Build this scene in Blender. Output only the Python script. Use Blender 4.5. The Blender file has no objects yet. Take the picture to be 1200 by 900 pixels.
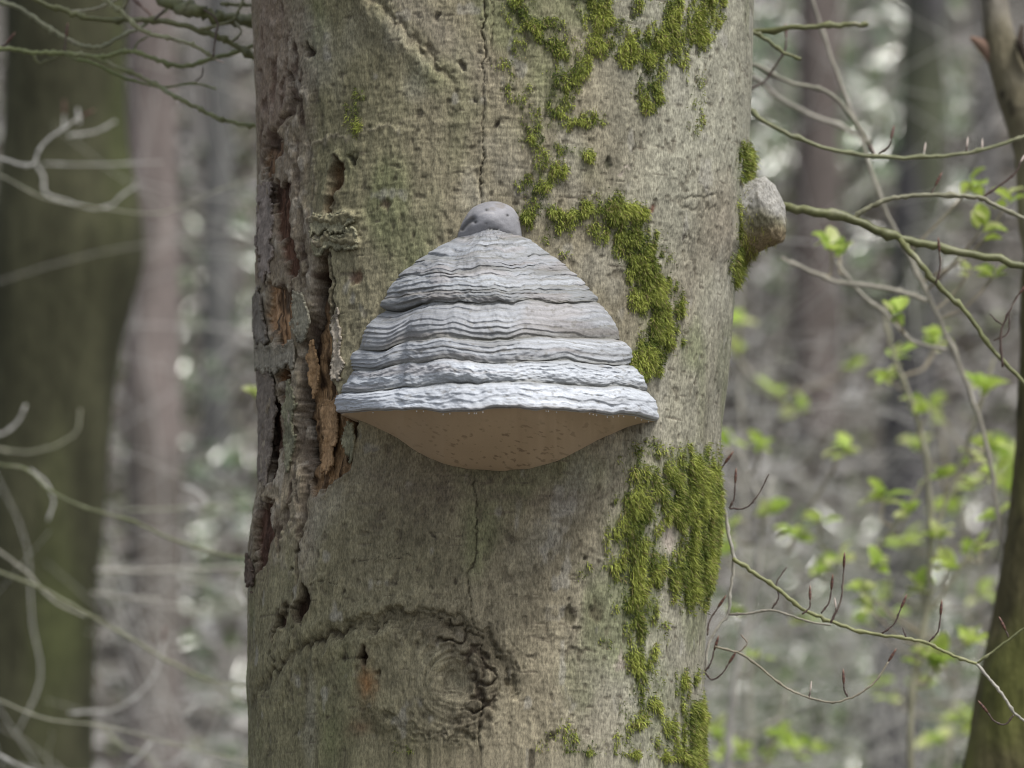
import bpy, math, random
import numpy as np
from mathutils import Vector, Matrix, Quaternion

random.seed(7)
rng = np.random.default_rng(7)
scene = bpy.context.scene
COL = scene.collection

# ------------------------------------------------------------------ camera
CAM_Z = 1.7
PITCH = math.radians(9.0)
FPX = 5000.0                       # 150 mm on a 36 mm sensor, 1200 px wide photograph
cam = bpy.data.cameras.new("camera")
cam_ob = bpy.data.objects.new("camera", cam)
COL.objects.link(cam_ob)
cam_ob.location = (0, 0, CAM_Z)
cam_ob.rotation_euler = (math.pi / 2 + PITCH, 0, 0)
cam.lens = 150
cam.sensor_width = 36
cam.clip_end = 800
cam.dof.use_dof = True
cam.dof.focus_distance = 4.01
cam.dof.aperture_fstop = 6.0
scene.camera = cam_ob

# ------------------------------------------------------------------ sky, sun, exposure
SUN = Vector((0.42, -0.46, 1.0)).normalized()
world = bpy.data.worlds.new("World")
scene.world = world
world.use_nodes = True
wn = world.node_tree.nodes
wl = world.node_tree.links
bg = wn["Background"]
sky = wn.new("ShaderNodeTexSky")
sky.sky_type = 'NISHITA'
sky.sun_disc = False
sky.sun_elevation = math.asin(SUN.z)
sky.sun_rotation = math.atan2(SUN.x, SUN.y)
sky.dust_density = 3.0
hs = wn.new("ShaderNodeHueSaturation")
hs.inputs["Saturation"].default_value = 0.40
wl.new(sky.outputs[0], hs.inputs["Color"])
wl.new(hs.outputs[0], bg.inputs[0])
bg.inputs[1].default_value = 0.15

sun = bpy.data.lights.new("sun", 'SUN')
sun.energy = 2.5
sun.angle = math.radians(13)
sun.color = (1.0, 0.965, 0.91)
sun_ob = bpy.data.objects.new("sun", sun)
COL.objects.link(sun_ob)
sun_ob.rotation_euler = (-SUN).to_track_quat('-Z', 'Y').to_euler()
sun_ob.location = (2, -3, 12)

scene.view_settings.view_transform = 'Standard'
scene.view_settings.look = 'None'
scene.view_settings.exposure = 0.15
scene.view_settings.gamma = 1
scene.view_settings.use_curve_mapping = False
scene.render.engine = 'CYCLES'
try:
    scene.cycles.use_denoising = True
    scene.cycles.filter_width = 1.0
except Exception:
    pass

# ------------------------------------------------------------------ projection helpers
cP, sP = math.cos(PITCH), math.sin(PITCH)


def proj(P):
    """world points (N,3) -> photograph pixels"""
    x = P[..., 0]
    y = P[..., 1]
    z = P[..., 2] - CAM_Z
    zc = y * cP + z * sP
    yc = -y * sP + z * cP
    return 600 + FPX * x / zc, 450 - FPX * yc / zc


def unproj(px, py, Y):
    """photograph pixel at the vertical plane y = Y -> world point"""
    a = (np.asarray(px, float) - 600) / FPX
    b = (450 - np.asarray(py, float)) / FPX
    dy = cP - b * sP
    dz = sP + b * cP
    t = Y / dy
    return np.stack([a * t, np.broadcast_to(np.asarray(Y, float), np.shape(t)) + 0 * t, CAM_Z + dz * t], -1)


# ------------------------------------------------------------------ numpy noise
_T = rng.random(65536)


def vnoise(x, y, z, seed=0):
    ix = np.floor(x).astype(np.int64)
    iy = np.floor(y).astype(np.int64)
    iz = np.floor(z).astype(np.int64)
    fx, fy, fz = x - ix, y - iy, z - iz
    fx = fx * fx * (3 - 2 * fx)
    fy = fy * fy * (3 - 2 * fy)
    fz = fz * fz * (3 - 2 * fz)

    def h(a, b, c):
        k = (a * 73856093) ^ (b * 19349663) ^ (c * 83492791) ^ (seed * 2654435)
        k = (k ^ (k >> 13)) * 1274126177
        return _T[(k ^ (k >> 16)) & 65535]
    c00 = h(ix, iy, iz) * (1 - fx) + h(ix + 1, iy, iz) * fx
    c10 = h(ix, iy + 1, iz) * (1 - fx) + h(ix + 1, iy + 1, iz) * fx
    c01 = h(ix, iy, iz + 1) * (1 - fx) + h(ix + 1, iy, iz + 1) * fx
    c11 = h(ix, iy + 1, iz + 1) * (1 - fx) + h(ix + 1, iy + 1, iz + 1) * fx
    return ((c00 * (1 - fy) + c10 * fy) * (1 - fz) + (c01 * (1 - fy) + c11 * fy) * fz) * 2 - 1


def fbm(x, y, z, oct=3, seed=0, gain=0.5):
    s, a, n = 0, 1.0, 0
    for i in range(oct):
        s = s + a * vnoise(x * 2 ** i, y * 2 ** i, z * 2 ** i, seed + i * 17)
        n += a
        a *= gain
    return s / n


def sstep(a, b, x):
    t = np.clip((x - a) / (b - a), 0, 1)
    return t * t * (3 - 2 * t)


def seg_dist(X, Y, pts, pad=60):
    """distance to a polyline, in pixels, and the fraction along it"""
    pts = np.asarray(pts, float)
    D = np.full(X.shape, 1e3)
    U = np.zeros(X.shape)
    m = (X > pts[:, 0].min() - pad) & (X < pts[:, 0].max() + pad) & (Y > pts[:, 1].min() - pad) & (Y < pts[:, 1].max() + pad)
    x, y = X[m], Y[m]
    d = np.full(x.shape, 1e3)
    u = np.zeros(x.shape)
    n = len(pts) - 1
    for i in range(n):
        a, b = pts[i], pts[i + 1]
        ab = b - a
        t = np.clip(((x - a[0]) * ab[0] + (y - a[1]) * ab[1]) / (ab @ ab + 1e-9), 0, 1)
        dd = np.hypot(x - a[0] - t * ab[0], y - a[1] - t * ab[1])
        k = dd < d
        d[k] = dd[k]
        u[k] = (i + t[k]) / n
    D[m] = d
    U[m] = u
    return D, U


def poly_sdf(X, Y, poly, pad=60):
    """signed distance to a closed polygon, negative inside"""
    poly = [tuple(p) for p in poly]
    D, _ = seg_dist(X, Y, poly + [poly[0]], pad)
    inside = np.zeros(X.shape, bool)
    n = len(poly)
    for i in range(n):
        x1, y1 = poly[i]
        x2, y2 = poly[(i + 1) % n]
        if y1 == y2:
            continue
        c = ((Y > y1) != (Y > y2)) & (X < (x2 - x1) * (Y - y1) / (y2 - y1) + x1)
        inside ^= c
    return np.where(inside, -D, D)


# ------------------------------------------------------------------ mesh helpers
def fast_mesh(name, V, Q, col=None, smooth=True):
    V = np.ascontiguousarray(V, dtype=np.float32)
    Q = np.ascontiguousarray(Q, dtype=np.int32)
    k = Q.shape[1]
    me = bpy.data.meshes.new(name)
    me.vertices.add(len(V))
    me.vertices.foreach_set("co", V.ravel())
    me.loops.add(Q.size)
    me.loops.foreach_set("vertex_index", Q.ravel())
    me.polygons.add(len(Q))
    me.polygons.foreach_set("loop_start", np.arange(0, Q.size, k, dtype=np.int32))
    me.polygons.foreach_set("loop_total", np.full(len(Q), k, dtype=np.int32))
    me.update(calc_edges=True)
    me.validate()
    if smooth:
        me.polygons.foreach_set("use_smooth", np.ones(len(me.polygons), dtype=bool))
    if col is not None:
        at = me.color_attributes.new("Col", 'FLOAT_COLOR', 'POINT')
        c = np.ones((len(V), 4), np.float32)
        c[:, :3] = col
        at.data.foreach_set("color", c.ravel())
    return me


def grid_quads(nr, nc, wrap=False):
    r = np.arange(nr - 1)[:, None]
    c = np.arange(nc if wrap else nc - 1)[None, :]
    c2 = (c + 1) % nc
    return np.stack([r * nc + c, r * nc + c2, (r + 1) * nc + c2, (r + 1) * nc + c], -1).reshape(-1, 4)


def compact(V, Q, col=None):
    used = np.unique(Q)
    mp = np.full(len(V), -1, np.int64)
    mp[used] = np.arange(len(used))
    return V[used], mp[Q], (None if col is None else col[used])


def add(name, me, mat, parent=None, loc=None, label=None, cat=None, group=None, kind=None):
    o = bpy.data.objects.new(name, me)
    COL.objects.link(o)
    if mat is not None and me is not None and not me.materials:
        me.materials.append(mat)
    if parent is not None:
        o.parent = parent
    if loc is not None:
        o.location = loc
    for k, v in (("label", label), ("category", cat), ("group", group), ("kind", kind)):
        if v:
            o[k] = v
    return o


def thing(name, loc, label, cat, group=None):
    o = bpy.data.objects.new(name, None)
    o.empty_display_size = 0.1
    COL.objects.link(o)
    o.location = loc
    o["label"] = label
    o["category"] = cat
    if group:
        o["group"] = group
    return o


def catmull(P, n=6):
    P = np.asarray(P, float)
    if len(P) < 3:
        t = np.linspace(0, 1, n + 1)[:, None]
        return P[0] * (1 - t) + P[1] * t
    seg = np.linalg.norm(np.diff(P, axis=0), axis=1)[:, None] + 1e-9      # chord lengths: no overshoot where spacing changes
    sl = np.diff(P, axis=0) / seg
    T = np.empty_like(P)
    T[1:-1] = (sl[:-1] * seg[1:] + sl[1:] * seg[:-1]) / (seg[1:] + seg[:-1])
    T[0], T[-1] = sl[0], sl[-1]
    out = []
    for i in range(len(P) - 1):
        h = seg[i]
        for t in np.arange(n) / n:
            out.append((2 * t ** 3 - 3 * t ** 2 + 1) * P[i] + (t ** 3 - 2 * t ** 2 + t) * h * T[i]
                       + (3 * t ** 2 - 2 * t ** 3) * P[i + 1] + (t ** 3 - t ** 2) * h * T[i + 1])
    out.append(P[-1])
    return np.array(out)


def tube(P, R, sides=8):
    """a round tube through the points P with radii R; ends close to a point"""
    P = np.asarray(P, float)
    R = np.asarray(R, float)
    T = np.gradient(P, axis=0)
    T /= np.linalg.norm(T, axis=1)[:, None] + 1e-12
    up = np.array([0.13, 0.2, 1.0]) if abs(T[0, 2]) < 0.8 else np.array([1.0, 0.1, 0.05])
    a = np.cross(T[0], up)
    a /= np.linalg.norm(a)
    ang = np.linspace(0, 2 * math.pi, sides, endpoint=False)
    rings = []
    P2 = np.vstack([P[:1], P, P[-1:] + T[-1:] * R[-1] * 0.6])
    R2 = np.concatenate([[R[0] * 0.02], R, [R[-1] * 0.05]])
    T2 = np.vstack([T[:1], T, T[-1:]])
    for i in range(len(P2)):
        a = a - T2[i] * (a @ T2[i])
        a /= np.linalg.norm(a) + 1e-12
        b = np.cross(T2[i], a)
        rings.append(P2[i] + R2[i] * (np.cos(ang)[:, None] * a + np.sin(ang)[:, None] * b))
    V = np.concatenate(rings)
    return V, grid_quads(len(P2), sides, True)


class Soup:
    def __init__(self):
        self.V, self.Q, self.C, self.n = [], [], [], 0

    def add(self, V, Q, c=(1, 1, 1)):
        V = np.asarray(V, float)
        self.V.append(V)
        self.Q.append(np.asarray(Q) + self.n)
        self.C.append(np.broadcast_to(np.asarray(c, float), (len(V), 3)))
        self.n += len(V)

    def mesh(self, name, origin=(0, 0, 0), smooth=True):
        return fast_mesh(name, np.concatenate(self.V) - np.asarray(origin), np.concatenate(self.Q), np.concatenate(self.C), smooth)


# ------------------------------------------------------------------ materials
def new_mat(name):
    m = bpy.data.materials.new(name)
    m.use_nodes = True
    nt = m.node_tree
    return m, nt, nt.nodes["Principled BSDF"]


def mapped_noise(nt, scale3, scale=1.0, detail=4, rough=0.6, coord="Object"):
    tc = nt.nodes.new("ShaderNodeTexCoord")
    mp = nt.nodes.new("ShaderNodeMapping")
    mp.inputs["Scale"].default_value = scale3
    nz = nt.nodes.new("ShaderNodeTexNoise")
    nz.inputs["Scale"].default_value = scale
    nz.inputs["Detail"].default_value = detail
    nz.inputs["Roughness"].default_value = rough
    nt.links.new(tc.outputs[coord], mp.inputs[0])
    nt.links.new(mp.outputs[0], nz.inputs["Vector"])
    return nz.outputs["Fac"]


def ramp(nt, fac, stops):
    r = nt.nodes.new("ShaderNodeValToRGB")
    while len(r.color_ramp.elements) < len(stops):
        r.color_ramp.elements.new(0.5)
    for e, (p, c) in zip(r.color_ramp.elements, stops):
        e.position = p
        e.color = (*c, 1) if not isinstance(c, (int, float)) else (c, c, c, 1)
    nt.links.new(fac, r.inputs[0])
    return r.outputs[0]


def mult(nt, a, b, fac=1.0):
    m = nt.nodes.new("ShaderNodeMix")
    m.data_type = 'RGBA'
    m.blend_type = 'MULTIPLY'
    m.inputs[0].default_value = fac
    nt.links.new(a, m.inputs[6])
    nt.links.new(b, m.inputs[7])
    return m.outputs[2]


def bump(nt, height, strength, dist, prev=None):
    b = nt.nodes.new("ShaderNodeBump")
    b.inputs["Strength"].default_value = strength
    b.inputs["Distance"].default_value = dist
    nt.links.new(height, b.inputs["Height"])
    if prev is not None:
        nt.links.new(prev, b.inputs["Normal"])
    return b.outputs[0]


def attr(nt, name="Col"):
    a = nt.nodes.new("ShaderNodeAttribute")
    a.attribute_name = name
    return a.outputs["Color"]


def attr_mat(name, layers, rough=0.85, spec=0.25, bumps=(), sss=0, transl=0):
    """vertex colour times a few stretched noises; bumps from the same kind of noise"""
    m, nt, bs = new_mat(name)
    c = attr(nt)
    for s3, lo, hi in layers:
        c = mult(nt, c, ramp(nt, mapped_noise(nt, s3), [(0.3, lo), (0.7, hi)]))
    nt.links.new(c, bs.inputs["Base Color"])
    n = None
    for s3, st, d in bumps:
        n = bump(nt, mapped_noise(nt, s3, detail=5), st, d, n)
    if n is not None:
        nt.links.new(n, bs.inputs["Normal"])
    bs.inputs["Roughness"].default_value = rough
    bs.inputs["Specular IOR Level"].default_value = spec
    if transl:
        tr = nt.nodes.new("ShaderNodeBsdfTranslucent")
        nt.links.new(c, tr.inputs[0])
        mx = nt.nodes.new("ShaderNodeMixShader")
        mx.inputs[0].default_value = transl
        nt.links.new(bs.outputs[0], mx.inputs[1])
        nt.links.new(tr.outputs[0], mx.inputs[2])
        nt.links.new(mx.outputs[0], nt.nodes["Material Output"].inputs[0])
    return m


M_bark = attr_mat("beech_bark", [((620, 620, 240), 0.56, 1.38), ((90, 90, 560), 0.93, 1.05), ((230, 230, 110), 0.88, 1.10)], 0.88, 0.22,
                  bumps=[((110, 110, 520), 0.12, 0.0010), ((560, 560, 170), 0.32, 0.0012), ((900, 900, 700), 0.40, 0.0010)])
M_wood = attr_mat("rotten_wood", [((900, 900, 45), 0.45, 1.3), ((200, 200, 60), 0.6, 1.2)], 0.9, 0.15,
                  bumps=[((700, 700, 40), 0.8, 0.003), ((300, 300, 200), 0.5, 0.002)])
M_crust = attr_mat("fungus_crust", [((420, 420, 520), 0.86, 1.09), ((22, 22, 700), 0.84, 1.10)], 0.72, 0.25,
                   bumps=[((14, 14, 520), 0.32, 0.0010), ((500, 500, 500), 0.22, 0.0006)])
M_knob = attr_mat("fungus_knob", [((700, 700, 700), 0.92, 1.06)], 0.65, 0.3, bumps=[((160, 160, 300), 0.30, 0.0016), ((600, 600, 600), 0.25, 0.0008)])
M_pore = attr_mat("fungus_pores", [((1600, 1600, 1600), 0.9, 1.06)], 0.95, 0.08)
M_moss = attr_mat("moss_green", [], 0.75, 0.2, transl=0.22)
M_twig = attr_mat("twig_bark", [((300, 300, 300), 0.75, 1.2)], 0.48, 0.45, bumps=[((500, 500, 500), 0.3, 0.001)])
M_bud = attr_mat("bud_scales", [((900, 900, 900), 0.7, 1.2)], 0.42, 0.4)
M_leaf = attr_mat("young_leaf", [((150, 150, 150), 0.85, 1.1)], 0.4, 0.4, transl=0.5)
M_litter = attr_mat("dead_leaves", [], 0.5, 0.4)
M_glossy = attr_mat("wet_leaves", [], 0.10, 1.0)
M_far = attr_mat("far_bark", [((14, 14, 3.5), 0.6, 1.3), ((50, 50, 30), 0.75, 1.2)], 0.9, 0.2, bumps=[((40, 40, 12), 0.5, 0.02)])

# ------------------------------------------------------------------ ground: forest floor rising to a hillside
def ground_z(x, y):
    x = np.asarray(x, float)
    y = np.asarray(y, float)
    t = np.clip(y - 8.5, 0, None)
    h = 0.5 * (t - 2.0 * (1 - np.exp(-t / 2.0)))
    h = np.where(h > 30, 30 + 12 * (1 - np.exp(-(h - 30) / 12)), h)
    h = h + 0.35 * fbm(x * 0.25, y * 0.25, 0 * x, 3, 5) * sstep(3, 12, y) + 0.04 * fbm(x * 1.5, y * 1.5, 0 * x, 2, 9)
    far = np.hypot(x, y)
    return h - 0.02 * 0 * far


def build_ground():
    a = np.concatenate([-np.geomspace(300, 8, 40), np.linspace(-7.6, 7.6, 96), np.geomspace(8, 300, 40)])
    b = np.concatenate([-np.geomspace(200, 2, 30), np.linspace(-1.5, 30, 200), np.geomspace(31, 400, 50)])
    X, Y = np.meshgrid(a, b)
    Z = ground_z(X, Y)
    V = np.stack([X, Y, Z], -1).reshape(-1, 3)
    me = fast_mesh("ground", V, grid_quads(len(b), len(a)))
    m, nt, bs = new_mat("forest_floor")
    c = ramp(nt, mapped_noise(nt, (1, 1, 1), 1.1, 8, 0.7), [(0.36, (0.040, 0.037, 0.028)), (0.51, (0.13, 0.118, 0.100)), (0.70, (0.27, 0.258, 0.240))])
    c2 = ramp(nt, mapped_noise(nt, (1, 1, 1), 26, 4, 0.7), [(0.3, 0.6), (0.7, 1.2)])
    nt.links.new(mult(nt, c, c2), bs.inputs["Base Color"])
    nt.links.new(bump(nt, mapped_noise(nt, (1, 1, 1), 22, 5, 0.7), 0.8, 0.05), bs.inputs["Normal"])
    bs.inputs["Roughness"].default_value = 0.85
    add("ground", me, m, kind="structure")


build_ground()

# ------------------------------------------------------------------ the beech trunk
TY = 4.2
edge_y = [-60, 0, 100, 200, 250, 300, 330, 400, 450, 500, 560, 600, 650, 700, 800, 900, 960]
edge_l = [293, 295, 300, 303, 303, 301, 301, 302, 303, 304, 304, 297, 292, 290, 290, 291, 291]
edge_r = [884, 882, 880, 876, 874, 868, 862, 857, 853, 846, 843, 841, 836, 830, 825, 824, 824]

zd = np.arange(1.985, 2.765, 0.00112)
Z = np.concatenate([np.linspace(-0.15, 1.95, 60), zd, np.linspace(2.80, 9.5, 90)])
ad = np.linspace(-math.radians(101), math.radians(101), 720)
A = np.concatenate([ad, np.linspace(math.radians(101), math.radians(259), 50)[1:-1]])
NR, NC = len(Z), len(A)
# silhouette table -> centre and radius per row
pr = unproj(np.zeros(len(edge_y)), np.array(edge_y), TY)[:, 2]
order = np.argsort(pr)
le = unproj(np.array(edge_l), np.array(edge_y), TY)[:, 0]
re = unproj(np.array(edge_r), np.array(edge_y), TY)[:, 0]
L = np.interp(Z, pr[order], le[order])
R = np.interp(Z, pr[order], re[order])
CX = (L + R) / 2
RAD = (R - L) / 2
RAD = np.where(Z < 1.95, RAD + 0.35 * np.exp(-np.clip(Z, 0, None) / 0.28) + 0.012 * (1.95 - Z), RAD)
RAD = np.where(Z > 2.8, RAD * (1 - 0.055 * (Z - 2.8)), RAD)
CX = np.where(Z > 2.8, CX + 0.02 * (Z - 2.8), CX)
GA, GZ = np.meshgrid(A, Z)
SX, SY = np.sin(GA), -np.cos(GA)
ARC = GA * 0.22
macro = 0.005 * fbm(ARC * 5, GZ * 2.2, 0 * GZ + 3, 2, 21) + 0.0022 * fbm(ARC * 22, GZ * 9, 0 * GZ, 3, 33)
edge_fade = 0.25 + 0.75 * np.abs(np.cos(GA))
RR = RAD[:, None] + macro * edge_fade
P0 = np.stack([CX[:, None] + RR * SX, TY + RR * SY, GZ], -1)
PX, PY = proj(P0)
front = sstep(-0.10, 0.02, -SY * 1.0 - 0.0) * ((PY > -120) & (PY < 1020))
FR = front > 0
X3, Y3, Z3 = P0[..., 0], P0[..., 1], P0[..., 2]
# ragged pixel coordinates so torn edges do not read as drawn
wx = PX + 3.0 * vnoise(ARC * 110, GZ * 90, 0 * GZ, 3) + 1.6 * vnoise(ARC * 300, GZ * 300, 0 * GZ, 4)
wy = PY + 7.0 * vnoise(ARC * 160, GZ * 60, 0 * GZ, 5) + 2.5 * vnoise(ARC * 420, GZ * 240, 0 * GZ, 6)
wx = np.where(FR, wx, -9999.0)
wy = np.where(FR, wy, -9999.0)

D = np.zeros_like(GZ)                       # relief along the radius, metres
fine_h = fbm(ARC * 40, GZ * 420, 0 * GZ, 2, 51)         # horizontal wrinkles of the bark
fine_v = fbm(ARC * 330, GZ * 45, 0 * GZ, 3, 52)         # upright fissures
grain = fbm(ARC * 330, GZ * 260, 0 * GZ, 2, 53)
zone_h = sstep(-0.3, 0.5, fbm(ARC * 9, GZ * 7, 0 * GZ, 2, 54))
D += 0.00036 * fine_h * (0.1 + zone_h) + 0.00050 * fine_v + 0.00060 * grain
pits = fbm(ARC * 200, GZ * 150, 0 * GZ, 3, 55)
D += 0.0007 * pits

# base colours (albedo)
def mixc(c, col, w):
    w = np.clip(w, 0, 1)[..., None]
    return c * (1 - w) + np.asarray(col) * w


C = np.zeros(GZ.shape + (3,)) + np.array([0.285, 0.252, 0.175])
n1 = fbm(ARC * 7, GZ * 5, 0 * GZ, 3, 61)
n2 = fbm(ARC * 26, GZ * 14, 0 * GZ, 3, 62)
n3 = fbm(ARC * 90, GZ * 60, 0 * GZ, 3, 63)
C = mixc(C, (0.225, 0.212, 0.122), sstep(0.62, -0.05, (PX - 300) / 560 + 0.30 * n1) * 0.85)       # algae film, left
C = mixc(C, (0.335, 0.330, 0.262), sstep(0.55, 1.0, (PX - 300) / 560 + 0.22 * n1) * 0.9)            # pale grey, right
C = mixc(C, (0.255, 0.205, 0.155), sstep(0.1, 0.5, fbm(ARC * 8, GZ * 6, 0 * GZ, 2, 64)) * 0.5)          # rosy patches
C = mixc(C, (0.165, 0.190, 0.085), sstep(0.05, 0.5, fbm(ARC * 14, GZ * 8, 0 * GZ, 3, 65)) * 0.55)        # green film
C = mixc(C, (0.36, 0.345, 0.29), sstep(0.15, 0.6, fbm(ARC * 18, GZ * 9, 0 * GZ, 3, 68)) * 0.45)
C = mixc(C, (0.13, 0.115, 0.080), sstep(0.2, 0.6, fbm(ARC * 24, GZ * 10, 0 * GZ, 4, 69)) * 0.32)
C *= (1 + 0.12 * n1 + 0.20 * n2 + 0.24 * n3 + 0.22 * pits + 0.12 * grain)[..., None]
vg = fbm(ARC * 260, GZ * 40, 0 * GZ, 3, 57)
C *= (1 + 0.22 * vg)[..., None]
lent = sstep(0.56, 0.74, fbm(ARC * 55, GZ * 260, 0 * GZ, 2, 58))
C = mixc(C, (0.12, 0.10, 0.075), lent * 0.55)
D += 0.0006 * vg - 0.0007 * lent
C = mixc(C, (0.40, 0.385, 0.34), sstep(0.42, 0.62, fbm(ARC * 60, GZ * 35, 0 * GZ, 3, 66)) * 0.45)        # lichen specks
C = mixc(C, (0.10, 0.085, 0.060), sstep(0.30, 0.7, fbm(ARC * 150, GZ * 110, 0 * GZ, 2, 67)) * 0.55)        # dark pits
D -= 0.0012 * sstep(0.40, 0.7, fbm(ARC * 150, GZ * 110, 0 * GZ, 2, 67))
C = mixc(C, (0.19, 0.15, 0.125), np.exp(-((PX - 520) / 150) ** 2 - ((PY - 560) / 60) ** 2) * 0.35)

# --- upright cracks
CRK = [([(566, -60), (566, 0), (567, 60), (567, 127), (564, 147), (565, 200), (562, 245)], 1.3, 0.006),
       ([(575, 0), (576, 30), (574, 60), (568, 110)], 0.8, 0.002),
       ([(555, 555), (558, 600), (556, 663), (548, 683), (557, 730), (563, 747), (566, 790), (562, 847), (558, 960)], 1.5, 0.006),
       ([(335, 70), (338, 100), (343, 120), (343, 137), (330, 142), (322, 152), (313, 167), (307, 185), (306, 215)], 2.4, 0.010),
       ([(368, 275), (385, 272), (400, 268), (418, 266)], 1.2, 0.003),
       ([(345, 290), (350, 330), (352, 380), (356, 400)], 1.5, 0.005),
       ([(362, 683), (375, 682), (392, 683)], 1.0, 0.003),
       ([(344, 720), (343, 742), (338, 760)], 0.8, 0.003),
       ([(414, 656), (440, 652), (480, 654)], 0.7, 0.001),
       ([(337, 480), (341, 500), (334, 540)], 1.4, 0.005),
       ([(303, 250), (306, 290), (304, 330)], 1.3, 0.004),
       ([(318, 28), (322, 45), (340, 40)], 1.0, 0.003),
       ([(803, 262), (800, 290), (803, 310)], 1.0, 0.002),
       ([(742, 160), (744, 195)], 0.8, 0.001)]
for pts, w, dep in CRK:
    d, u = seg_dist(wx, wy, pts)
    ww = w * (0.52 + 0.45 * vnoise(GZ * 60, ARC * 0 + w * 7, 0 * GZ, 9))
    g = np.exp(-(d / np.clip(ww, 0.5, None)) ** 2) * sstep(0, 0.04, u + 0.02) * front
    D -= dep * 0.7 * g * (0.6 + 0.5 * vnoise(GZ * 40, ARC * 0 + w, 0 * GZ, 19))
    D += 0.0008 * np.exp(-((d - 3.2 * w) / (2.2 * w)) ** 2) * front
    C = mixc(C, (0.060, 0.048, 0.034), g * 0.8)

# --- torn openings in the bark: exposed rotten wood
OPEN = [
    ("A", [(315, 329), (330, 333), (343, 345), (343, 380), (341, 404), (322, 406), (313, 372)], (0.62, 0.39, 0.22), 0.011),
    ("A2", [(324, 437), (341, 434), (340, 452), (336, 470), (328, 462)], (0.33, 0.18, 0.09), 0.010),
    ("B", [(370, 301), (385, 293), (384, 364), (386, 401), (388, 434), (392, 462), (399, 480), (413, 500), (414, 530), (409, 551), (390, 566),
           (372, 584), (361, 586), (355, 565), (352, 513), (349, 467), (356, 401), (366, 364)], (0.42, 0.275, 0.150), 0.014),
    ("C", [(308, 584), (320, 588), (317, 625), (310, 668), (296, 672), (298, 630), (303, 600)], (0.13, 0.075, 0.055), 0.012),
    ("D", [(309, 174), (326, 150), (330, 172), (322, 200), (308, 216)], (0.30, 0.19, 0.11), 0.010),
    ("E", [(317, 212), (340, 215), (338, 245), (335, 253), (346, 285), (348, 316), (340, 326), (333, 305), (322, 252)], (0.17, 0.095, 0.065), 0.008),
    ("J", [(318, 466), (331, 472), (328, 520), (321, 560), (311, 577), (314, 520)], (0.17, 0.105, 0.075), 0.008),
    ("F", [(392, 186), (401, 190), (398, 217), (386, 253), (381, 251), (387, 220)], (0.21, 0.14, 0.075), 0.010),
    ("G", [(358, 681), (364, 700), (358, 718), (346, 729), (344, 713), (352, 703), (353, 688)], (0.055, 0.038, 0.025), 0.010),
    ("H", [(341, 710), (333, 730), (320, 752), (317, 744), (323, 727), (330, 715)], (0.055, 0.038, 0.025), 0.010),
    ("I", [(426, 759), (433, 768), (427, 783), (418, 773)], (0.045, 0.030, 0.020), 0.010),
]
mask_id = np.zeros(GZ.shape, int)
stringy = fbm(ARC * 420, GZ * 22, 0 * GZ, 3, 71)
chunky = fbm(ARC * 120, GZ * 90, 0 * GZ, 3, 72)
streak = fbm(ARC * 240, GZ * 14, 0 * GZ, 3, 73)
for k, (nm, poly, col, dep) in enumerate(OPEN):
    s = poly_sdf(wx, wy, poly)
    ins = sstep(0.9, -1.4, s) * front
    D = D * (1 - ins) + ins * (-dep * 1.4 * (0.8 + 0.35 * chunky) + 0.0022 * stringy)
    lip = np.exp(-((s - 3) / 3.0) ** 2) * front
    D += 0.0028 * lip * (0.5 + 0.9 * vnoise(ARC * 90, GZ * 50, 0 * GZ, 74))
    wc = np.array(col)[None, None, :] * (1 + 0.45 * streak + 0.35 * chunky)[..., None]
    wc = mixc(wc, (0.05, 0.03, 0.02), sstep(0.02, 0.32, fbm(ARC * 150, GZ * 32, 0 * GZ, 3, 75 + k)) * 0.85)
    if nm in ("A",):
        wc = mixc(wc, (0.30, 0.27, 0.22), sstep(0.0, 0.5, streak) * 0.4)
    if nm in ("B",):
        wc = mixc(wc, (0.05, 0.032, 0.022), sstep(12, 4, PX - np.interp(PY, [300, 364, 401, 467, 513, 565, 620], [372, 367, 357, 350, 352, 354, 350])) * 0.85)
        wc = mixc(wc, (0.44, 0.33, 0.22), sstep(0.1, 0.5, stringy) * sstep(430, 500, PY) * 0.45)
    C = C * (1 - ins[..., None]) + wc * ins[..., None]
    C = mixc(C, (0.10, 0.075, 0.055), np.exp(-((s - 1.0) / 1.4) ** 2) * front * 0.5)
    mask_id = np.where((s < -0.4) & FR, k + 1, mask_id)
# the long dark split beside the channel, going on below it
for pts, w, dep in [([(376, 312), (368, 350), (360, 385), (353, 420), (350, 480), (352, 540), (355, 580), (351, 620), (350, 632)], 3.6, 0.016),
                    ([(331, 405), (330, 440), (326, 470), (328, 520), (322, 560)], 2.0, 0.008),
                    ([(336, 590), (334, 606), (331, 618)], 2.6, 0.008),
                    ([(347, 165), (345, 200), (350, 240), (356, 300), (355, 340)], 2.0, 0.006), ([(338, 90), (341, 118), (340, 136)], 2.6, 0.010), ([(334, 140), (322, 154), (312, 172)], 2.6, 0.010), ([(313, 408), (316, 440), (312, 480), (318, 520), (311, 575)], 2.4, 0.008), ([(388, 300), (390, 330), (388, 370)], 1.6, 0.006), ([(347, 500), (343, 540), (346, 590)], 1.8, 0.006), ([(310, 225), (307, 260), (311, 300), (310, 330)], 2.0, 0.006),
                    ([(362, 52), (361, 64)], 3.0, 0.006), ([(404, 500), (400, 530), (405, 548)], 3.0, 0.012),
                    ([(405, 490), (412, 500), (413, 512)], 3.5, 0.014)]:
    d, u = seg_dist(wx, wy, pts)
    ww = w * (1.0 + 0.7 * vnoise(GZ * 60, ARC * 0 + w, 0 * GZ, 10))
    g = np.exp(-(d / np.clip(ww, 0.8, None)) ** 2) * front
    D -= dep * g
    C = mixc(C, (0.030, 0.022, 0.016), g * 0.95)
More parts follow.
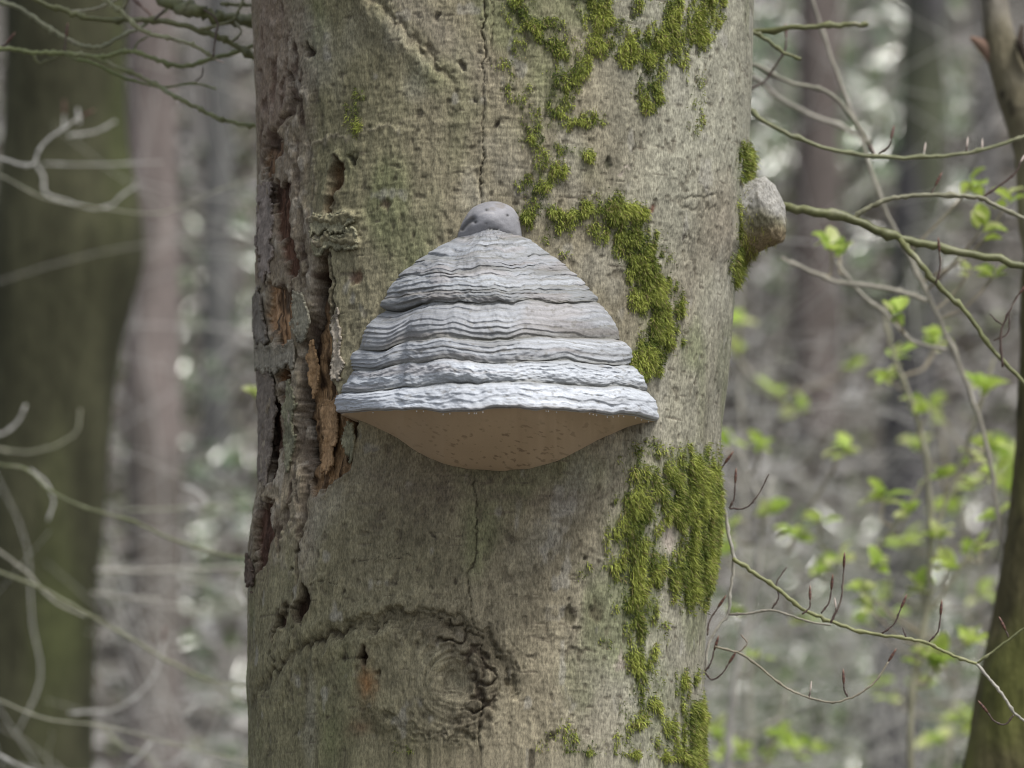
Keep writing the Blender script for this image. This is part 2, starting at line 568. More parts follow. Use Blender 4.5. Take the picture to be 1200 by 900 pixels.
# flaky, rough bark all over the rotten strip
rough_zone = (sstep(40, 10, np.abs(wx - 325) - 12) * sstep(720, 600, wy) + 0.6 * sstep(30, 6, np.abs(wx - 362)) * sstep(240, 300, wy) * sstep(620, 560, wy)) * front
rough_zone = np.clip(rough_zone, 0, 1) * (mask_id == 0)
fl = fbm(ARC * 120, GZ * 75, 0 * GZ, 3, 81)
D += rough_zone * (0.0040 * fl - 0.0055 * sstep(0.25, 0.42, fbm(ARC * 90, GZ * 30, 0 * GZ, 3, 82)))
C = mixc(C, (0.265, 0.215, 0.165), rough_zone * 0.6)
C = mixc(C, (0.075, 0.050, 0.038), rough_zone * sstep(0.12, 0.36, fbm(ARC * 90, GZ * 30, 0 * GZ, 3, 82)) * 0.8)
C = mixc(C, (0.42, 0.38, 0.31), rough_zone * sstep(0.10, 0.45, fl) * 0.6)
C = mixc(C, (0.255, 0.185, 0.145), sstep(34, 5, np.abs(wx - 315)) * sstep(230, 120, wy) * front * 0.5)

# small holes and pits
for (hx, hy, r, dep, col) in [(413, 184, 5, .007, (.03, .025, .02)), (453, 237, 7, .003, (.12, .085, .06)), (541, 76, 4, .004, (.05, .04, .03)),
                              (512, 22, 4, .004, (.05, .04, .03)), (582, 142, 4, .004, (.06, .05, .04)), (713, 194, 5, .003, (.05, .05, .03)),
                              (362, 58, 6, .006, (.04, .03, .02)), (417, 325, 7, .003, (.13, .07, .045)), (369, 322, 5, .004, (.05, .03, .02)),
                              (557, 115, 3, .002, (.07, .06, .05)), (766, 243, 3, .002, (.14, .06, .04)), (685, 656, 3, .003, (.06, .05, .04)),
                              (510, 625, 3, .002, (.06, .05, .04)), (462, 682, 3, .002, (.05, .04, .03)), (536, 681, 3, .002, (.05, .04, .03)),
                              (404, 697, 2.5, .002, (.05, .04, .03)), (348, 643, 3, .003, (.04, .03, .02)), (342, 668, 3, .003, (.04, .03, .02)),
                              (321, 770, 3.5, .003, (.04, .03, .02)), (668, 720, 8, .003, (.09, .08, .05)), (700, 715, 9, .003, (.09, .08, .05)),
                              (405, 771, 3, .002, (.05, .04, .03)), (444, 790, 4, .003, (.06, .05, .03)), (645, 862, 6, .003, (.07, .06, .04))]:
    d = np.hypot((wx - hx) * 0.9, (wy - hy) * 0.9)
    g = np.exp(-(d / r) ** 4) * front
    D -= dep * g
    C = mixc(C, col, g * 0.85)
# pale scars where bark has flaked off
for (hx, hy, rx, ry) in [(728, 205, 3.5, 4), (734, 193, 4, 3), (728, 774, 8, 8), (785, 629, 8, 17), (803, 612, 6, 5)]:
    d = np.hypot((wx - hx) / rx, (wy - hy) / ry)
    C = mixc(C, (0.46, 0.40, 0.34), np.exp(-d ** 4) * front * 0.8)
    D -= 0.0008 * np.exp(-d ** 4) * front
# rust stain below the hole and rosy wash
C = mixc(C, (0.26, 0.135, 0.055), np.exp(-((wx - 431) / 10) ** 2 - ((wy - 803) / 20) ** 2) * front * 0.85)
C = mixc(C, (0.20, 0.12, 0.07), np.exp(-((wx - 424) / 14) ** 2 - ((wy - 852) / 12) ** 2) * front * 0.6)

# --- the slanting crease at the top
d, u = seg_dist(wx, wy, [(425, -20), (437, 0), (467, 27), (493, 53), (520, 82), (537, 105), (560, 135)])
side = (PX - np.interp(PY, [-20, 0, 27, 53, 82, 105, 135], [425, 437, 467, 493, 520, 537, 560]))
amp = sstep(1.0, 0.55, u) * front
D -= 0.0028 * np.exp(-(d / 4.0) ** 2) * amp
D += 0.0035 * np.exp(-((d - 14) / 12) ** 2) * amp * (side < 0)
C = mixc(C, (0.13, 0.105, 0.075), np.exp(-(d / 5.0) ** 2) * amp * (0.45 + 0.4 * n3))
C = mixc(C, (0.36, 0.32, 0.25), sstep(4, 30, side) * sstep(150, 20, wy) * sstep(80, 40, side) * front * 0.5)
# faint raised line
d, u = seg_dist(wx, wy, [(352, 180), (372, 165), (400, 160), (440, 150), (490, 143), (560, 142)])
D += 0.0012 * np.exp(-(d / 2) ** 2) * front * sstep(1, .4, u)
C = mixc(C, (0.34, 0.30, 0.23), np.exp(-(d / 2.2) ** 2) * front * 0.5 * sstep(1, .3, u))
# folds beside the rotten strip
for pts in ([(368, 262), (395, 258), (420, 256)], [(372, 285), (392, 280), (418, 282)]):
    d, u = seg_dist(wx, wy, pts)
    D += 0.006 * np.exp(-(d / 5) ** 2) * front

# --- the eye-shaped knot
ex, ey = 533.0, 797.0
rr = np.hypot((PX - ex) / 1.0, (PY - ey) / 0.98)
ph = np.arctan2(PY - ey, PX - ex)
ringw = sstep(95, 25, rr) * front
rq = rr + 5 * n2
ring = 1.5 * fbm(np.cos(ph) * 1.6, np.sin(ph) * 1.6, rq * 0.30, 3, 91) + 0.10 * np.sin(rq * 0.85 + 2.5 * n3)
D += 0.0022 * ring * ringw * sstep(6, 16, rr)
C *= (1 + 0.34 * ring * ringw)[..., None]
D -= 0.006 * np.exp(-((PX - 536) / 15) ** 2 - ((PY - 797) / 17) ** 2) * front
D += 0.004 * np.exp(-((rr - 30) / 14) ** 2) * front
C = mixc(C, (0.16, 0.15, 0.105), np.exp(-((wx - 534) / 13) ** 2 - ((wy - 797) / 18) ** 2) * front * 0.65)
# coarse broken bark on its right side
d, u = seg_dist(wx, wy, [(512, 738), (545, 752), (566, 780), (568, 812), (560, 838), (545, 850)])
cb = sstep(23, 7, d) * front
coarse = np.abs(fbm(ARC * 75, GZ * 75, 0 * GZ, 3, 92))
D -= cb * 0.0055 * sstep(0.22, 0.02, coarse)
D += cb * 0.002
C = mixc(C, (0.085, 0.068, 0.048), cb * (0.42 + 0.6 * sstep(0.22, 0.03, coarse)))
# outer brow of the knot
BROW = [(291, 850), (300, 812), (323, 787), (347, 763), (390, 742), (447, 728), (493, 722), (533, 732), (567, 750), (593, 782), (597, 813), (588, 835)]
d, u = seg_dist(wx, wy, BROW)
bb = front * sstep(0, 0.08, u) * sstep(1, 0.85, u)
bw = 4 + 9 * sstep(0.25, 0.65, u)
D -= 0.0030 * np.exp(-(d / bw) ** 2) * bb
D += 0.0030 * np.exp(-((d - 16) / 10) ** 2) * bb
cs = fbm(u * 16, d * 0.22 * np.where(PY > np.interp(PX, [q[0] for q in BROW[:11]], [q[1] for q in BROW[:11]]), 1, -1), n3, 3, 93)
D -= 0.0030 * sstep(0.0, 0.35, cs) * np.exp(-(d / (bw * 2.0)) ** 2) * bb
C = mixc(C, (0.10, 0.085, 0.055), np.exp(-(d / bw) ** 2) * bb * (0.60 + 0.5 * sstep(0.0, 0.4, cs)))
# lower lid
d, u = seg_dist(wx, wy, [(428, 832), (455, 842), (480, 855), (505, 862), (525, 856), (545, 843)])
lw = 1.6 * fbm(u * 5, d * 0.30 * np.sign(PY - np.interp(PX, [428, 455, 480, 505, 525, 545], [832, 842, 855, 862, 856, 843])), 0 * u, 3, 95)
D += (0.0018 * lw - 0.001) * np.exp(-(d / 12) ** 2) * front
C *= (1 + 0.30 * lw * np.exp(-(d / 12) ** 2) * front)[..., None]
d, u = seg_dist(wx, wy, [(430, 838), (480, 872), (520, 880), (550, 866)])
C = mixc(C, (0.105, 0.095, 0.055), np.exp(-(d / 14) ** 2) * front * (0.4 + 0.6 * sstep(0, .4, n3)))
D -= 0.002 * np.exp(-(d / 12) ** 2) * front * sstep(0, .4, fbm(ARC * 90, GZ * 140, 0 * GZ, 3, 94))

# swelling under the fungus, with a fine ledge
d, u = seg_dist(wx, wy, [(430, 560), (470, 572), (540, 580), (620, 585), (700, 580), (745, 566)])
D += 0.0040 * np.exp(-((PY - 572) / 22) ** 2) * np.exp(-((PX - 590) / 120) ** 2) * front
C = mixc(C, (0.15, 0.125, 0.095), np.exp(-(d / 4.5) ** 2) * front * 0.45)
# oval leaf scar by the right edge
d = np.abs(np.hypot((wx - 822) / 26, (wy - 240) / 9) - 1)
D -= 0.0016 * np.exp(-(d / .22) ** 2) * front
C = mixc(C, (0.17, 0.155, 0.115), np.exp(-(d / .25) ** 2) * front * 0.6)
# coarse dark bark where the stub joins
cz = np.exp(-((wx - 860) / 16) ** 2 - ((wy - 292) / 30) ** 2) * front
D += cz * (0.004 + 0.003 * fl)
C = mixc(C, (0.12, 0.11, 0.09), cz * sstep(-0.1, 0.3, fl) * 0.8)

# --- moss: where it grows, as density on the surface
MOSS = [([(605, 12), (620, 24), (633, 33), (657, 55), (672, 78), (660, 95), (650, 107)], 12, .78), ([(655, 107), (643, 140), (628, 160)], 12, .7),
        ([(690, -20), (705, 22)], 13, .8), ([(610, 60), (598, 90), (610, 130)], 12, .35), ([(690, 60), (720, 50)], 9, .5), ([(640, 180), (630, 230)], 12, .4), ([(700, 35), (694, 55), (690, 75)], 9, .35), ([(668, 140), (700, 137)], 7, .75), ([(652, 172), (690, 182)], 6, .55),
        ([(790, -20), (788, 20), (790, 45)], 9, .8), ([(740, 60), (752, 50), (775, 48), (790, 55)], 12, 1.0), ([(757, 60), (762, 85), (762, 115)], 9, 1.0),
        ([(755, -20), (748, 15), (720, 30)], 9, .4), ([(836, -20), (828, 15), (816, 35)], 13, .85), ([(815, 40), (812, 80), (818, 120), (816, 155)], 15, .16),
        ([(623, 215), (637, 218), (655, 198)], 10, .6), ([(590, 75), (600, 95), (585, 112)], 9, .25),
        ([(610, 252), (640, 250), (660, 258), (690, 246), (718, 246)], 8, .7), ([(718, 248), (734, 266), (750, 292)], 15, 1.0),
        ([(748, 288), (762, 325), (772, 360)], 16, 1.15), ([(772, 360), (774, 385), (764, 405), (757, 430)], 13, 1.1), ([(690, 258), (705, 275)], 9, .4),
        ([(640, 275), (660, 290), (640, 262)], 14, .18), ([(790, 395), (798, 405)], 4, .5),
        ([(755, 545), (770, 560), (800, 550), (822, 548)], 16, .95), ([(748, 590), (742, 620), (748, 650)], 17, 1.25), ([(770, 570), (800, 585), (828, 580)], 24, 1.15),
        ([(825, 560), (833, 600), (834, 640), (822, 680)], 15, 1.35), ([(800, 600), (815, 640), (806, 672)], 17, 1.2), ([(760, 655), (790, 672), (815, 688)], 15, 1.1),
        ([(740, 660), (745, 700), (750, 735)], 15, .95), ([(735, 668), (700, 668), (682, 666)], 10, .45), ([(752, 770), (755, 800), (756, 830)], 12, .9),
        ([(762, 700), (770, 730)], 9, .5), ([(806, 795), (800, 808)], 9, .8), ([(816, 835), (812, 870), (812, 920)], 13, 1.1), ([(785, 850), (783, 880), (788, 920)], 9, .6),
        ([(672, 865), (690, 885)], 16, .4), ([(660, 850), (640, 870)], 12, .2), ([(708, 755), (714, 762)], 6, .35), ([(706, 598), (714, 612)], 7, .3),
        ([(735, 840), (730, 865), (742, 885)], 14, .35), ([(420, 105), (412, 130), (418, 150)], 8, .3), ([(470, 880), (490, 900), (470, 920)], 16, .25),
        ([(877, 185), (882, 217), (884, 250), (876, 283), (868, 318)], 9, 1.3), ([(745, 705), (720, 690)], 9, .2), ([(780, 745), (770, 760)], 8, .25)]
moss = np.zeros_like(GZ)
holes = np.exp(-(np.hypot((PX - 785) / 11, (PY - 629) / 19)) ** 4)
mpx = PX + 5 * vnoise(ARC * 80, GZ * 80, 0 * GZ, 12)
mpy = PY + 6 * vnoise(ARC * 80, GZ * 80, 0 * GZ, 13)
mpx = np.where(FR, mpx, -9999.0)
mpy = np.where(FR, mpy, -9999.0)
for pts, w, s in MOSS:
    d, u = seg_dist(mpx, mpy, pts)
    moss = np.maximum(moss, s * np.exp(-(d / (w * 1.25)) ** 1.5))
moss *= front * (1 - holes)
clump = fbm(ARC * 75, GZ * 60, 0 * GZ, 3, 101)
tuft = fbm(ARC * 200, GZ * 80, 0 * GZ, 2, 102)
moss_d = np.clip(1.15 * moss + 0.75 * clump * sstep(0.02, 0.25, moss) + 0.85 * tuft * sstep(0.02, 0.25, moss) - 0.20, 0, 1.5)
film = sstep(0.05, 0.7, moss)
C = mixc(C, (0.100, 0.130, 0.035), np.clip(film * (0.62 + 0.7 * clump + 0.4 * tuft), 0, 1) * 0.80)
D += 0.0012 * np.clip(moss_d, 0, 1) + 0.0010 * np.clip(moss_d, 0, 1) * clump

C = np.clip(C, 0.012, 0.8)
P = P0 + (D * (0.45 + 0.55 * np.clip(-SY, 0, 1)))[..., None] * np.stack([SX, SY, 0 * SX], -1)
# surface normals of the finished relief
du = np.gradient(P, axis=1)
dv = np.gradient(P, axis=0)
N = np.cross(du, dv)
N /= np.linalg.norm(N, axis=2)[..., None] + 1e-12
flip = np.sign(N[..., 0] * SX + N[..., 1] * SY)
N *= flip[..., None]

TREE0 = np.array([CX[0], TY, 0.0])
beech = thing("beech_tree", TREE0, "thick grey beech trunk filling the middle, with torn rotting bark and an eye-shaped knot", "tree")
Vt = P.reshape(-1, 3) - TREE0
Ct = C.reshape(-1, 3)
Q = grid_quads(NR, NC, True)
fid = mask_id.ravel()[Q].min(axis=1)
# every torn opening is one connected piece of wood; crumbs go back to the trunk
pieces = []
for k in range(len(OPEN)):
    ix = np.nonzero(fid == k + 1)[0]
    if len(ix) == 0:
        continue
    qq = Q[ix]
    uq, inv = np.unique(qq, return_inverse=True)
    inv = inv.reshape(qq.shape)
    lab_ = np.arange(len(uq))
    while True:
        mn = lab_[inv].min(axis=1)
        new = lab_.copy()
        np.minimum.at(new, inv.ravel(), np.repeat(mn, 4))
        new = new[new]
        if (new == lab_).all():
            break
        lab_ = new
    fl_ = lab_[inv[:, 0]]
    for l_ in np.unique(fl_):
        sel = ix[fl_ == l_]
        if len(sel) < 40:
            fid[sel] = 0
        else:
            pieces.append((k, sel))
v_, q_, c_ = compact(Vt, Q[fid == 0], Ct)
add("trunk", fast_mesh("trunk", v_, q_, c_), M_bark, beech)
WL = {"A": "orange-brown bare wood in the left strip", "B": "long channel of crumbling brown wood", "C": "dark red-brown split at the left edge",
      "E": "purplish brown patch where bark has fallen away"}
for k, sel in pieces:
    nm = OPEN[k][0]
    v_, q_, c_ = compact(Vt, Q[sel], Ct)
    add("exposed_wood" if nm not in "GHI" else "bark_hole", fast_mesh("exposed_wood", v_, q_, c_), M_wood, beech, label=WL.get(nm))


# bark flakes lifting off the rotten strip: patches of the base surface, raised and curled
def flake(poly, lift, curl, col, label=None):
    s = poly_sdf(wx, wy, poly)
    m = (s < 0) & FR & (-SY > -0.05)
    f = m.ravel()[Q].all(axis=1)
    if f.sum() < 10:
        return
    e = np.clip(1 + s / 6.0, 0, 1) ** 1.6
    h = lift + curl * e + 0.0016 * fl + 0.0006 * fine_h
    front_side = P0 + (h * (0.5 + 0.5 * np.clip(-SY, 0, 1)))[..., None] * np.stack([SX, SY, 0 * SX], -1)
    cc = np.array(col) * (1 + 0.35 * n3 + 0.25 * fl + 0.2 * fine_h)[..., None]
    v_, q_, c_ = compact(front_side.reshape(-1, 3) - TREE0, Q[f], np.clip(cc, 0.02, 0.8).reshape(-1, 3))
    o = add("bark_flake", fast_mesh("bark_flake", v_, q_, c_), M_bark, beech, label=label)
    so = o.modifiers.new("thickness", 'SOLIDIFY')
    so.thickness = 0.0025
    so.offset = 0


flake([(302, 398), (322, 408), (343, 398), (350, 412), (346, 430), (322, 438), (306, 436), (300, 418)], 0.001, 0.004, (0.27, 0.25, 0.20), "curled grey bark band below the orange wood")
flake([(300, 345), (308, 340), (314, 372), (318, 398), (306, 405), (299, 372)], 0.001, 0.006, (0.22, 0.20, 0.17))
flake([(344, 344), (362, 350), (364, 385), (352, 402), (344, 385)], 0.000, 0.005, (0.30, 0.285, 0.22))
flake([(341, 440), (348, 470), (347, 515), (340, 560), (333, 520), (334, 475)], 0.000, 0.004, (0.24, 0.235, 0.16))
flake([(366, 256), (402, 252), (424, 258), (410, 270), (368, 276)], 0.001, 0.004, (0.235, 0.225, 0.15), "green-grey bark flap above the brown channel")
flake([(368, 280), (390, 276), (424, 272), (420, 290), (388, 294), (372, 300)], 0.001, 0.004, (0.235, 0.225, 0.15))
flake([(387, 380), (398, 360), (402, 420), (398, 458), (391, 440)], -0.001, 0.004, (0.36, 0.32, 0.26))
flake([(402, 505), (414, 498), (420, 515), (412, 545), (404, 530)], 0.000, 0.005, (0.33, 0.32, 0.22))
flake([(306, 218), (318, 214), (322, 260), (318, 320), (308, 330), (303, 280)], 0.000, 0.003, (0.28, 0.24, 0.21))
flake([(300, 430), (322, 442), (324, 480), (314, 570), (302, 560)], -0.001, 0.004, (0.21, 0.18, 0.15))
flake([(358, 400), (366, 396), (370, 430), (365, 470), (359, 450)], -0.007, 0.004, (0.33, 0.215, 0.115))
flake([(372, 470), (386, 465), (392, 500), (386, 540), (372, 560)], -0.010, 0.004, (0.34, 0.225, 0.125))
flake([(292, 650), (302, 672), (300, 690), (291, 680)], 0.001, 0.005, (0.13, 0.10, 0.08))


# --- moss blades, hundreds of thousands could not be counted: one mesh per patch area
def moss_blades(name, weight, count, length, label, seed):
    r = np.random.default_rng(seed)
    area = np.linalg.norm(np.cross(du, dv), axis=2)
    w = (weight * area).ravel()
    w = np.where(w > 0, w, 0)
    idx = r.choice(len(w), size=count, p=w / w.sum())
    p = P.reshape(-1, 3)[idx] + r.normal(0, 0.0007, (count, 3))
    n = N.reshape(-1, 3)[idx]
    dens = np.clip(moss_d.ravel()[idx], 0.1, 1.2)
    cl = clump.ravel()[idx]
    out = r.uniform(0.25, 1.1, count)
    rd = r.normal(0, 0.55, (count, 3))
    flow = vnoise(p[:, 0] * 70, p[:, 2] * 70, p[:, 1] * 70, 31)
    dirv = n * out[:, None] + rd + np.stack([0.5 * flow, 0 * flow, -0.75 + 0 * flow], -1)
    dirv /= np.linalg.norm(dirv, axis=1)[:, None]
    ln = length * r.uniform(0.4, 1.2, count) * (0.35 + 0.75 * dens)
    side = np.cross(dirv, n + r.normal(0, 0.4, (count, 3)))
    side /= np.linalg.norm(side, axis=1)[:, None] + 1e-9
    wd = r.uniform(0.00025, 0.00050, count)
    a = p - side * wd[:, None] - n * 0.001
    b = p + side * wd[:, None] - n * 0.001
    mid = p + dirv * (ln * 0.55)[:, None]
    tip = p + dirv * ln[:, None] + np.array([0, 0, -0.3]) * (ln ** 1.0)[:, None] * r.uniform(0, 1, (count, 1))
    c1 = mid + side * wd[:, None] * 0.9
    c2 = mid - side * wd[:, None] * 0.9
    t1 = tip + side * wd[:, None] * 0.25
    t2 = tip - side * wd[:, None] * 0.25
    V = np.stack([a, b, c1, c2, t1, t2], 1).reshape(-1, 3) - TREE0
    base = np.arange(count)[:, None] * 6
    Qs = np.concatenate([base + np.array([[0, 1, 2, 3]]), base + np.array([[3, 2, 4, 5]])])
    hue = np.clip(0.42 + 0.8 * cl + 0.35 * tuft.ravel()[idx] + r.normal(0, 0.22, count), 0, 1)[:, None]
    lo, hi = np.array([0.070, 0.108, 0.020]), np.array([0.44, 0.485, 0.115])
    cc = lo * (1 - hue) + hi * hue
    cc = np.where(r.random((count, 1)) < 0.10, np.array([0.30, 0.25, 0.12]), cc)
    cc = np.where((dens[:, None] < 0.35) & (r.random((count, 1)) < 0.6), cc * np.array([0.6, 0.62, 0.7]), cc)
    col = np.repeat(cc, 6, axis=0)
    o = add(name, fast_mesh(name, V, Qs, col, smooth=False), M_moss, beech, label=label, kind="stuff")
    return o


md = np.clip(moss_d, 0, None) ** 0.85 + 0.10 * sstep(0.05, 0.45, moss) * (0.6 + 0.9 * tuft)
md = np.clip(md, 0, None)
top_w = md * (PY < 195)
mid_w = md * ((PY >= 195) & (PY < 470) & (PX < 850))
low_w = md * (PY >= 470)
stub_w = md * ((PY >= 160) & (PY < 470) & (PX >= 850))
moss_blades("moss", top_w, 34000, 0.0050, "broken green moss tufts running down from the top of the trunk", 11)
moss_blades("moss", mid_w, 24000, 0.0062, "hooked band of bright moss beside the fungus", 12)
moss_blades("moss", low_w, 52000, 0.0066, "shaggy yellow-green moss sheet low on the right of the trunk", 13)
moss_blades("moss", stub_w, 4500, 0.009, "strip of moss where the sawn stub leaves the trunk", 14)

# --- sawn branch stub on the right edge
def build_stub():
    s0 = unproj(850, 262, 4.18)
    s1 = unproj(900, 247, 4.165)
    sides = 96
    ax = s1 - s0
    ax = ax / np.linalg.norm(ax)
    e1 = np.cross(ax, [0, 1, 0])
    e1 /= np.linalg.norm(e1)
    e2 = np.cross(ax, e1)
    an = np.linspace(0, 2 * math.pi, sides, endpoint=False)
    ts, rs = [], []
    for i in range(40):
        t = i / 39
        ts.append(t * 0.058 - 0.012)
        rs.append(0.0345 + 0.022 * (1 - t) ** 2.4)
    for i in range(1, 22):
        a = i / 21 * math.pi / 2
        ts.append(0.046 + 0.013 * math.sin(a))
        rs.append(0.0345 * max(math.cos(a), 0.0) ** 0.62)
    ts, rs = np.array(ts), np.array(rs)
    T_, AN = np.meshgrid(ts, an, indexing='ij')
    R_ = np.repeat(rs[:, None], sides, 1)
    qx_, qy_ = R_ * np.cos(AN), R_ * np.sin(AN)
    nz = fbm(qx_ * 55, qy_ * 55, T_ * 45, 3, 111)
    nf = fbm(qx_ * 330, qy_ * 330, T_ * 300, 3, 112)
    R_ = R_ * (1 + 0.06 * nz + 0.045 * nf)
    T2 = T_ + (0.0035 * nz + 0.0012 * nf) * sstep(0.04, 0.052, T_)
    Pp = s0 + ax * T2[..., None] + R_[..., None] * (np.cos(AN)[..., None] * e1 + np.sin(AN)[..., None] * e2)
    # upright part of the surface is pale, lower is darker moss-stained
    h = (Pp - s0 - ax * T2[..., None])[..., 2] / 0.0315
    c = np.zeros(Pp.shape) + np.array([0.36, 0.35, 0.32])
    c = mixc(c, (0.19, 0.175, 0.10), sstep(0.0, -0.6, h + 0.5 * nz) * 0.85)
    c = mixc(c, (0.13, 0.12, 0.09), sstep(0.15, 0.5, nf) * 0.7)
    c = mixc(c, (0.30, 0.22, 0.13), sstep(-0.5, -0.95, h) * 0.6)
    c = c * (1 + 0.3 * nz)[..., None]
    me = fast_mesh("branch_stub", Pp.reshape(-1, 3) - TREE0, grid_quads(len(ts), sides, True), np.clip(c, 0.02, 0.7).reshape(-1, 3))
    add("branch_stub", me, M_bark, beech, label="pale sawn-off branch stub on the right edge")
    # moss strands on its root
    r = np.random.default_rng(5)
    sp = Soup()
    for _ in range(4500):
        i = int(r.integers(2, 25 if r.random() < 0.7 else 38))
        j = int(r.integers(0, sides))
        if proj(Pp[i, j])[0] > 884 + 14 * nz[i, j] and not (h[i, j] < -0.2 and r.random() < 0.25):
            continue
        p = Pp[i, j] + r.normal(0, 0.0012, 3)
        nn = (Pp[i, j] - s0 - ax * T2[i, j])
        nn /= np.linalg.norm(nn)
        dr = nn * r.uniform(0.1, 0.8) + r.normal(0, 0.4, 3) + np.array([0, 0, -0.9])
        dr /= np.linalg.norm(dr)
        sd = np.cross(dr, nn)
        sd /= np.linalg.norm(sd) + 1e-9
        l_ = r.uniform(0.002, 0.007)
        w_ = 0.0004
        cc = np.array([0.20, 0.20, 0.05]) * r.uniform(0.6, 1.9)
        sp.add([p - sd * w_ - nn * 0.001, p + sd * w_ - nn * 0.001, p + dr * l_ + sd * w_ * .4, p + dr * l_ - sd * w_ * .4], [[0, 1, 2, 3]], cc)
    add("moss", sp.mesh("moss", TREE0, False), M_moss, beech, label="stringy olive moss on the stub", kind="stuff")


build_stub()

# upper limbs of the beech, above the picture
for i, (z0, az, ln, r0) in enumerate([(5.2, 0.6, 3.2, .07), (6.0, 2.6, 3.0, .06), (6.8, 4.4, 2.8, .06), (7.6, 5.6, 2.6, .05), (8.6, 1.6, 2.6, .05), (9.2, 3.5, 2.8, .07)]):
    cx = np.interp(z0, Z, CX)
    pts = [np.array([cx, TY, z0])]
    dr = np.array([math.cos(az), math.sin(az), 0.7])
    for k in range(5):
        pts.append(pts[-1] + dr * ln / 5)
        dr = dr + np.array([random.uniform(-.3, .3), random.uniform(-.3, .3), .15])
    pp = catmull(pts, 5)
    V, q = tube(pp, np.linspace(r0, 0.012, len(pp)), 10)
    add("limb", fast_mesh("limb", V - TREE0, q, np.tile([0.25, 0.22, 0.17], (len(V), 1))), M_bark, beech)


# ------------------------------------------------------------------ the hoof fungus
outL = [(255, 548), (262, 541), (272, 534), (283, 520), (292, 502), (308, 478), (324, 462), (340, 452), (356, 446), (363, 449), (370, 440), (380, 430), (392, 424), (404, 420), (416, 416), (428, 413), (442, 411), (456, 404), (466, 397), (474, 394), (486, 393), (500, 393)]
outR = [(255, 611), (262, 613), (272, 616), (286, 636), (300, 655), (308, 667), (320, 680), (332, 691), (352, 706), (370, 718), (388, 728), (402, 734), (416, 740), (430, 745), (443, 752), (456, 760), (466, 765), (474, 769), (486, 774), (500, 776)]
#            centre  left  right
LEV = np.array([[268, 262, 262], [278, 279, 277], [301, 309, 300], [319, 326, 316], [341, 349, 339], [353, 363, 353], [395, 409, 397], [422, 433, 430], [448, 461, 458], [478.5, 487, 494]], float)
DEPTHS = np.array([0.128, 0.140, 0.160, 0.176, 0.194, 0.199, 0.218, 0.227, 0.237, 0.246])
GROOVE = [0.002, 0.0040, 0.0034, 0.0026, 0.0047, 0.0074, 0.0064, 0.0066, 0.0]    # depth of the groove that ends each zone
FB = 4.062
NS = 460
phi = np.linspace(-1, 1, NS) * math.radians(88.5)
FUN0 = np.array([*unproj(584, 500, 4.0)])


def rim_wave(s):
    return (3.2 * vnoise(s * 2.6 + 5, 0 * s, 0 * s, 201) + 2.2 * vnoise(s * 6 + 9, 0 * s, 0 * s, 202) + 0.8 * vnoise(s * 15 + 9, 0 * s, 0 * s, 203))


def cap_point(v, ph_, disp):
    """v: growth level (array), ph_: angle across the front (array)"""
    k = np.arange(len(LEV))
    Yc = np.interp(v, k, LEV[:, 0])
    Yl = np.interp(v, k, LEV[:, 1])
    Yr = np.interp(v, k, LEV[:, 2])
    Dp = np.interp(v, k, DEPTHS)
    s = np.sin(ph_)
    XL = np.interp(Yl, [a for a, b in outL], [b for a, b in outL])
    XR = np.interp(Yr, [a for a, b in outR], [b for a, b in outR])
    Xp = (XL + XR) / 2 + (XR - XL) / 2 * s
    g = np.abs(s) ** 2.2
    Yp = Yc * (1 - g) + np.where(s < 0, Yl, Yr) * g
    und = 3.4 * vnoise(s * 2.6 + 5, v * 0.55, 0 * v, 201) + 3.0 * vnoise(s * 6 + 9, v * 0.75, 0 * v, 202) + 1.3 * vnoise(s * 17 + 9, v * 0.8, 0 * v, 203)
    lobe = np.exp(-((s + 0.80) / 0.13) ** 2)
    Yp = Yp + und * sstep(0.2, 2.0, v) * (1 - 0.55 * g) + 4.5 * lobe * sstep(3.5, 5.5, v) * sstep(9.0, 7.8, v) - 2.0 * np.exp(-((s - 0.72) / 0.12) ** 2) * sstep(4, 6, v) * sstep(9.0, 8.0, v)
    disp = disp - 0.006 * np.exp(-((s + 0.66) / 0.05) ** 2) * sstep(4.2, 5.6, v) * sstep(9.0, 8.2, v)
    depth = FB - (Dp + disp) * np.cos(ph_) ** 0.92 + 0.0
    Wp = unproj(Xp, Yp, depth)
    full = sstep(0.3, 1.4, v) * (0.15 + 0.85 * sstep(9.0, 7.6, v))
    Wp[..., 0] += (disp + 0.0052 * full) * s * 0.9
    return Wp


